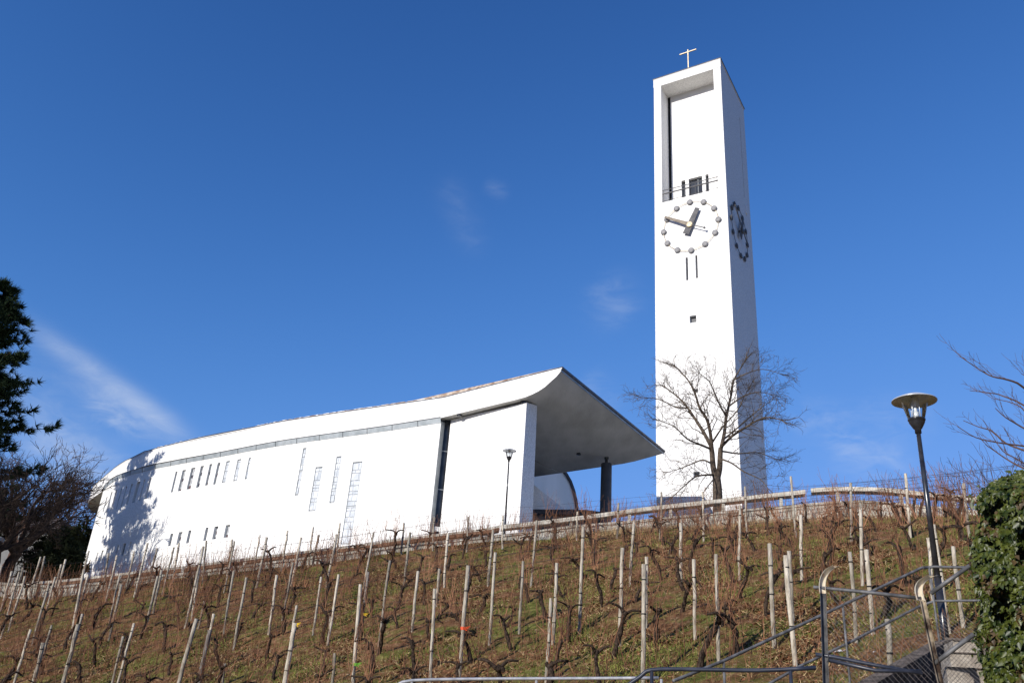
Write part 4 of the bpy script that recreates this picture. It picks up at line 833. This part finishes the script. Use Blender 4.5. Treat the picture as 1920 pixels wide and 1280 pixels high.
channel([GD(1549, 1300), GD(1546, 1200), GD(1543, 1112)], M['pipe'], .034); channel([GD(1543, 1114), GD(1541.5, 1098), GD(1544, 1083), GD(1552, 1070), GD(1567, 1061)], M['pale'], .036)
channel([GD(1770, 1310), GD(1748, 1215), GD(1729, 1124)], M['channel'], .03); channel([GD(1726, 1126), GD(1722, 1110), GD(1723, 1098), GD(1730, 1088), GD(1747, 1079)], M['pale'], .042)
for pts, r, nm in (([(1525, 1100), (1545, 1102), (1630, 1110), (1727, 1121)], .018, M['pipe']), ([(1745, 1112), (1818, 1060)], .020, M['pipe']), ([(1529, 1226), (1560, 1230), (1640, 1246), (1730, 1262)], .019, M['darkrail']), ([(1552, 1236), (1640, 1256), (1728, 1258)], .02, M['darkrail']), ([(1752, 1243), (1826, 1188)], .021, M['pipe'])):
    m = MB(); m.tube([GD(*p) for p in pts], r, 8); m.build('crossbar', nm, gt, gt, True)
m = MB(); pm = MB()
def mesh_panel(m, c00, c10, c11, c01, nx, ny):      # chain link between four corners
    c00, c10, c11, c01 = map(np.array, (c00, c10, c11, c01)); B = lambda u, v: (c00*(1-u)+c10*u)*(1-v)+(c01*(1-u)+c11*u)*v
    for sgn in (1, -1):
        for k in range(-ny, nx+ny):
            pts = []
            for t in np.linspace(0, 1, 9):
                u = (k+sgn*t*ny)/nx; 
                if 0 <= u <= 1: pts.append(B(u, t))
            if len(pts) > 1: m.tube([pts[0], pts[-1]], .0016, 3, False)
mesh_panel(m, GD(1550, 1290), GD(1762, 1290), GD(1731, 1124), GD(1546, 1104), 20, 16); mesh_panel(m, GD(1766, 1300), GD(1850, 1300), GD(1830, 1150), GD(1738, 1150), 10, 18)
m.build('chain_link_mesh', M['wire'], gt, gt)
# ---------------------------------------------------------------- vine stakes (top px, base px read off the photo)
def cr(ox, oy, s, L): return [((ox+a/s, oy+b/s), (ox+c/s, oy+d/s)) for a, b, c, d in L]
ST = cr(0, 980, 4.266, [(15, 340, -15, 470), (95, 385, 5, 710), (155, 390, 5, 930), (200, 425, 65, 870), (183, 355, 150, 500), (325, 270, 240, 550), (358, 265, 315, 480), (395, 480, 255, 975), (445, 430, 320, 865), (490, 330, 415, 640), (525, 290, 490, 450), (712, 222, 650, 480), (672, 370, 568, 930), (706, 415, 625, 745),
    (870, 240, 835, 510), (935, 258, 845, 635), (958, 420, 878, 800), (972, 490, 870, 940), (1075, 225, 1022, 500), (1182, 160, 1070, 605), (1258, 200, 1190, 480), (1292, 375, 1222, 740), (1262, 425, 1160, 860), (245, 850, 105, 1300), (415, 815, 330, 1110), (345, 955, 262, 1330), (660, 725, 560, 1090), (625, 810, 500, 1300), (1072, 800, 935, 1300), (985, 905, 895, 1300)])
ST += cr(300, 980, 4.266, [(112, 195, 15, 580), (152, 160, 105, 480), (350, 178, 195, 860), (316, 365, 250, 800), (372, 140, 345, 480), (357, 625, 300, 860), (292, 765, 138, 1300), (400, 855, 305, 1300), (577, 130, 545, 400), (597, 145, 512, 555), (590, 385, 510, 905), (692, 435, 588, 1010), (800, 95, 750, 380), (856, 115, 770, 530), (935, 415, 868, 910), (1020, 60, 970, 385),
    (1130, 115, 1045, 520), (1065, 315, 975, 800), (1095, 658, 1040, 940), (1080, 800, 992, 1310), (1228, 30, 1190, 350), (1290, 430, 1220, 920), (1365, 745, 1340, 960), (430, 725, 380, 1000), (520, 1120, 495, 1320)])
ST += cr(600, 980, 4.266, [(135, 90, 45, 525), (160, 0, 130, 300), (428, 75, 345, 540), (560, 300, 468, 1000), (388, 390, 325, 910), (324, 490, 268, 1310), (150, 410, 60, 990), (722, 75, 665, 530), (672, 0, 650, 260), (785, 385, 733, 895), (955, 365, 930, 680), (917, 525, 883, 1310), (1025, 80, 990, 525), (1185, 340, 1105, 1310), (1188, -50, 1175, 235), (915, -45, 900, 240), (10, 430, -20, 640), (118, 1040, 105, 1300), (-8, 95, -60, 330)])
ST += cr(900, 980, 4.266, [(105, 55, 60, 515), (123, 235, 75, 990), (185, -60, 178, 220), (345, 305, 310, 905), (455, -20, 403, 515), (614, 320, 585, 980), (567, 600, 528, 1310), (825, 30, 793, 885), (1140, 200, 1113, 980), (1232, -20, 1197, 500), (1332, 270, 1328, 850), (1312, 330, 1305, 1310), (1108, -160, 1098, 130), (780, -90, 770, 140)])
ST += cr(1200, 980, 4.266, [(325, 0, 325, 500), (430, 290, 440, 940), (608, 250, 627, 1160), (800, -140, 790, 470), (1037, 165, 1072, 990), (1165, 260, 1245, 1150), (1192, 225, 1218, 800), (1285, -65, 1288, 495)])
ST += cr(1200, 880, 5.82, [(235, 245, 215, 780), (685, 240, 695, 790), (1145, 185, 1172, 770), (1645, 75, 1705, 755)])
ST += [((1594.7, 905), (1595.6, 1017)), ((1613.4, 955), (1616.2, 1106)), ((1593, 1034), (1606, 1207)), ((1624, 1030), (1636, 1191)), ((1697.5, 887.5), (1706.5, 1013)), ((1740, 1008), (1748, 1130)), ((1750, 983), (1782, 1196)), ((1787, 1024), (1806.5, 1182)), ((1806.5, 906), (1817, 1008)), ((1664, 1160), (1672, 1300))]
THICK = {(1080, 800), (400, 855), (292, 765), (625, 810), (345, 955)}
info = []
for (tx, ty), (bx, by) in ST:
    b = ghit(bx, by); D = math.hypot(b[0], b[1]); r = ray(tx, ty); t = r*D; H = t[2]-b[2]
    if H < .7: H = 1.6
    if H > 2.9: k = 2.9/H; 
    else: k = 1
    top = b+(t-b)*k if H*k > .7 else b+[0, 0, 1.6]
    lean = np.hypot(*(top-b)[:2]); 
    if lean > .30: top[:2] = b[:2]+(top-b)[:2]*.30/lean
    info.append(dict(b=b, t=top, sx=bx, sy=by))
ORD = ['first', 'second', 'third', 'fourth', 'fifth', 'sixth', 'seventh', 'eighth', 'ninth', 'tenth', 'eleventh', 'twelfth', 'thirteenth', 'fourteenth', 'fifteenth', 'sixteenth', 'seventeenth', 'eighteenth', 'nineteenth', 'twentieth', 'twenty-first', 'twenty-second', 'twenty-third', 'twenty-fourth', 'twenty-fifth', 'twenty-sixth', 'twenty-seventh', 'twenty-eighth']
SECT = [(-999, 170, 'left of the church'), (170, 340, 'below the shadowed church end'), (340, 540, 'below the row of small windows'), (540, 740, 'below the tall narrow windows'), (740, 880, 'below the dark slot window'), (880, 1020, 'below the small street lamp'), (1020, 1220, 'below the canopy'), (1220, 1450, 'below the clock tower'), (1450, 1600, 'below the gap between the beams'), (1600, 2500, 'around the tall street lamp')]
BAND = [(0, 1060, 'topmost'), (1060, 1135, 'upper'), (1135, 1222, 'middle'), (1222, 9999, 'lowest')]
def zone(x, y): return [s[2] for s in SECT if s[0] <= x < s[1]][0], [s[2] for s in BAND if s[0] <= y < s[1]][0]
def give_labels(items, fmt):
    d = {}
    for it in items: d.setdefault(zone(it['sx'], it['sy']), []).append(it)
    for (se, ba), L in d.items():
        L.sort(key=lambda i: i['sx'])
        for k, it in enumerate(L): it['label'] = fmt(ORD[k] if len(L) > 1 else 'only', ba, se)
give_labels(info, lambda o, ba, se: f'{o} grey vine stake from left in {ba} row {se}')
R = random.Random(9)
for i, it in enumerate(info):
    b, t = it['b'], it['t']; dist = math.hypot(b[0], b[1]); thick = i in (25, 27, 36, 37, 49) ; r = .062 if thick else R.uniform(.036, .047)
    m = MB(); n = 5; base = b-np.array([0, 0, .25]); pts = [base+(t-base)*k/n+np.array([R.gauss(0, .008), R.gauss(0, .008), 0])*(0 < k < n) for k in range(n+1)]
    m.tube(pts, [r*R.uniform(.94, 1.06) for _ in pts], 8); o = m.build('vine_stake', M['woodd'] if i in (37, 59) else M['wood'], loc=b); tag(o, it['label'], 'vine stake', 'wooden stakes of the vineyard')
    for p in o.data.polygons:
        if len(p.vertices) == 4: p.use_smooth = True
    if R.random() < .8:
        for f in ((.42, .9), (.35, .62, .88), (.55, .8))[i % 3]: k = MB(); c = base+(t-base)*f-b; k.tube([c-[0, 0, .012], c+[0, 0, .012]], r*1.10, 8); k.build('wire_tie', M['black'], o)
for (x, y, D, mt, lab, H) in ((556, 1166, 0, 'tape', 'yellow tie tape on the stake under the tall windows', .5), (677, 1150, 0, 'tape', 'yellow flower-like tie tape on a stake near the bottom', .5), (668, 1245, 0, 'tapeg', 'green tie tape low on a stake near the bottom edge', .5), (871, 1174, 0, 'taper', 'red tie tape on the thick stake left of centre', .5)):
    best = min(info, key=lambda it: min(math.hypot(proj(it['b']+(it['t']-it['b'])*f)[0]-x, proj(it['b']+(it['t']-it['b'])*f)[1]-y) for f in np.linspace(.1, .98, 12)))
    f = min(np.linspace(.05, .98, 30), key=lambda f: abs(proj(best['b']+(best['t']-best['b'])*f)[1]-y)); c = best['b']+(best['t']-best['b'])*f; m = MB(); m.tube([c-[0, 0, .035], c+[0, 0, .035]], .062, 8)
    for k in range(3): m.tube([c, c+np.array([.11+.03*k, -.05, -.05+.05*k])], [.02, .006], 4)
    o = m.build('tie_tape', M[mt], loc=c); tag(o, lab, 'tie tape')
# ---------------------------------------------------------------- vines: prototypes of knotted trunk and red canes
def make_vine(seed):
    R = random.Random(seed); m = MB(); H = R.uniform(.65, 1.0); p = np.zeros(3)-[0, 0, .1]; pts = [p]; d = np.array([R.gauss(0, .25), R.gauss(0, .25), 1.])
    for k in range(6): d = unit(d+np.array([R.gauss(0, .30), R.gauss(0, .30), .30])); p = p+d*(H+.1)/6; pts.append(p)
    P = bez(pts, 2); n = len(P); rad = [.056*R.uniform(.65, 1.3)*(1.15-.35*i/n) for i in range(n)]; m.tube(P, rad, 7); head = P[-1]
    arms = []
    for s in (-1, 1):
        if R.random() < .85:
            a = [head-[0, 0, .05], head+np.array([s*R.uniform(.12, .2), R.gauss(0, .05), R.uniform(-.02, .12)]), head+np.array([s*R.uniform(.28, .45), R.gauss(0, .08), R.uniform(-.05, .15)])]; A = bez(a, 3); m.tube(A, list(np.linspace(.040, .020, len(A))), 6); arms += [A[-1], A[len(A)//2]]
    for k in range(3): m.lathe(head+np.array([R.gauss(0, .03), R.gauss(0, .03), R.uniform(-.08, .03)]), [(0, -.05), (.045, -.01), (.04, .03), (0, .06)], 6)
    c = MB(); src = arms+[head]*3
    for k in range(R.randint(14, 19)):
        o = R.choice(src); q = [o]; hang = R.random() < .15; d = np.array([R.gauss(0, .30), R.gauss(0, .22), -.2 if hang else 1.0]); L = R.uniform(.6, 1.35) if not hang else R.uniform(.4, .7)
        for j in range(5): d = unit(d+np.array([R.gauss(0, .15), R.gauss(0, .15), (-.25 if hang else .08)])); q.append(q[-1]+d*L/5)
        c.tube(q, list(np.linspace(.0072, .0036, 6)), 3, False)
        if R.random() < .5: z = q[3]; c.tube([z, z+unit([R.gauss(0, 1), R.gauss(0, 1), .8])*R.uniform(.12, .3)], [.005, .003], 3, False)
    v = bpy.data.objects.new('vine', None); COL.objects.link(v); t = m.build('trunk', M['vine'], v, None, True); k = c.build('canes', M['cane'], v); return v
protos = [make_vine(100+i) for i in range(12)]
R = random.Random(77); spots = []
for row, off in enumerate([.95, 2.7, 4.6, 6.6, 8.7, 10.8, 13.0, 15.2, 17.4, 19.4]):
    x = -24.+R.random()
    while x < 19:
        y = ridge_y(x)-off+R.gauss(0, .12)-max(0, -x-12)*.02; X = x+R.gauss(0, .12); z = float(ground_z(X, y)); sx, sy = proj((X, y, z)); x += R.uniform(1.05, 1.5)
        if -25 < sx < 1850 and 900 < sy < 1420 and z > -1.5 and not (sx > 1500 and sy > 1185): spots.append(dict(p=(X, y, z), sx=sx, sy=sy, row=row))
print('vines', len(spots)); used = set()
if len(spots) > 292: spots = sorted(spots, key=lambda s: math.hypot(s['p'][0], s['p'][1]))[:292]
give_labels(spots, lambda o, ba, se: f'{o} gnarled leafless vine from left in {ba} row {se}')
for s in spots:
    i = R.randrange(12); pr_ = protos[i]
    if i in used:
        v = pr_.copy(); COL.objects.link(v)
        for ch in pr_.children: c = ch.copy(); COL.objects.link(c); c.parent = v
    else: v = pr_; used.add(i)
    v.location = s['p']; v.rotation_euler = (R.gauss(0, .08), R.gauss(0, .08), R.choice((0, math.pi))+R.gauss(0, .5)); k = R.uniform(.8, 1.12); v.scale = (k, k, k*R.uniform(.9, 1.1))
    tag(v, s['label'], 'vine', 'leafless vines of the vineyard')
# trellis wires, one strand set per row
for row, off in enumerate([.95, 2.7, 4.6, 6.6, 8.7, 10.8]):
    m = MB(); r0 = thing('trellis_wire', f'thin trellis wires along the {ORD[row]} vine row below the stone wall', 'wire', (0, ridge_y(0)-off, ground_z(0, ridge_y(0)-off)), 'wires strung along the vine rows')
    for h in (.85, 1.25, 1.65):
        pts = []
        for x in np.arange(-24, 18.5, 1.5): y = ridge_y(x)-off; pts.append((x, y, float(ground_z(x, y))+h))
        m.tube(pts, .0048, 3, False)
    m.build('wire', M['wire'], r0, r0)
# ---------------------------------------------------------------- ground cover: grass, straw, dead leaves, cut canes
r_ = np.random.default_rng(31)
def scatter(n, ylo=12.5, dens=1.0):
    X = r_.uniform(-26, 20, n*3); Y = r_.uniform(ylo, 37.4, n*3); keep = (Y < ridge_y(X)-.05); X, Y = X[keep], Y[keep]; Z = ground_z(X, Y)
    P = np.stack([X, Y, Z], 1); zc = P@CF; sx = 960+F*(P@CR)/zc; sy = 640-F*(P@CU)/zc; k = (sx > -40) & (sx < 1960) & (sy < 1330); P = P[k]; return P[:n]
def patch(P): return np.sin(P[:, 0]*.9+1.3*np.sin(P[:, 1]*.6))+np.sin(P[:, 1]*1.7+P[:, 0]*.4)+r_.normal(size=len(P))*.6
def blades(P, L, w, lie, name, mt, label, cat):
    n = len(P); d = r_.normal(size=(n, 3)); d[:, 2] = np.abs(d[:, 2])*0+lie; d /= np.linalg.norm(d, axis=1)[:, None]; s = np.cross(d, r_.normal(size=(n, 3))); s /= np.linalg.norm(s, axis=1)[:, None]; l = L*r_.uniform(.5, 1.3, (n, 1))
    V = np.stack([P-s*w/2, P+s*w/2, P+d*l], 1).reshape(-1, 3); o = soup(name, V, np.arange(len(V)).reshape(-1, 3), mt); tag(o, label, cat, kind='stuff')
P = scatter(150000); k = patch(P); blades(P[k > .2], .14, .022, 1.1, 'grass', M['grassb'], 'short green grass tufts growing between the vine rows', 'grass')
P = scatter(60000); k = patch(P); blades(P[k < 1.2], .16, .018, .55, 'dry_grass', M['straw'], 'pale dry straw and dead grass over the slope', 'dry grass')
P = scatter(110000); k = patch(P); P = P[k < .7]; n = len(P); a = r_.uniform(0, 6.28, n); t = np.stack([np.cos(a), np.sin(a), r_.uniform(-.1, .8, n)], 1); s = np.stack([-np.sin(a), np.cos(a), r_.uniform(-.3, .6, n)], 1); L = r_.uniform(.02, .05, (n, 1)); P = P+[0, 0, .03]
V = np.stack([P-t*L, P+s*L*.7, P+t*L, P-s*L*.7], 1).reshape(-1, 3); o = soup('leaf_litter', V, np.arange(len(V)).reshape(-1, 4), M['litter']); tag(o, 'red-brown dead vine leaves littering the slope', 'leaf litter', kind='stuff')
# weeds and yellow dry tufts at the foot of the wall
X = r_.uniform(3, 19.5, 9000); Y = ridge_y(X)-r_.uniform(.02, .7, 9000)**1.0; P = np.stack([X, Y, ground_z(X, Y)], 1); blades(P, .32, .022, 1.8, 'dry_weeds', M['straw'], 'yellowish dry weeds along the foot of the stone wall', 'weeds')
# thin upright shoots and cut canes standing among the rows
P = scatter(2600); X = r_.uniform(-25, -5, 2600); Y = ridge_y(X)-r_.uniform(0, 1, 2600)**1.5*9-.3; X2 = r_.uniform(-24, 18, 1300); Y2 = ridge_y(X2)-r_.uniform(.2, 1.6, 1300)
P = np.concatenate([P, np.stack([X, Y, ground_z(X, Y)], 1), np.stack([X2, Y2, ground_z(X2, Y2)+.4], 1)]); n = len(P); d = r_.normal(size=(n, 3))*.22; d[:, 2] = 1; d /= np.linalg.norm(d, axis=1)[:, None]; L = r_.uniform(.4, 1.35, (n, 1)); s = np.cross(d, r_.normal(size=(n, 3))); s /= np.linalg.norm(s, axis=1)[:, None]; u = np.cross(d, s); w = .007
A = [P+s*w, P-s*w*.5+u*w*.87, P-s*w*.5-u*w*.87]; T = P+d*L; B = [T+s*w*.5, T-s*w*.25+u*w*.43, T-s*w*.25-u*w*.43]; V = np.stack(A+B, 1).reshape(-1, 3); b0 = np.arange(n)*6
Fc = np.concatenate([np.stack([b0+i, b0+(i+1) % 3, b0+3+(i+1) % 3, b0+3+i], 1) for i in range(3)]); o = soup('cane_thicket', V, Fc, M['cane']); tag(o, 'thin red-brown shoots and cut canes among the vine rows', 'canes', kind='stuff')
for (x, y) in ((1565, 1226), (1690, 1213), (1640, 1229), (1372, 1270), (1310, 1240)):
    b = ghit(x, y); m = MB(); m.box(b+[0, 0, .04], (.34, .05, .05), (.02, .10, .03), (0, 0, .012)); o = m.build('paper_scrap', M['plastic'], loc=b); tag(o, 'small white paper scrap lying in the grass behind the rails', 'litter', 'white scraps in the grass')
for p in protos:
    if protos.index(p) not in used:
        for c in list(p.children): bpy.data.objects.remove(c)
        bpy.data.objects.remove(p)
# ---------------------------------------------------------------- render
SC.render.engine = 'CYCLES'
SC.render.resolution_x = 1024; SC.render.resolution_y = 682
SC.cycles.transparent_max_bounces = 12
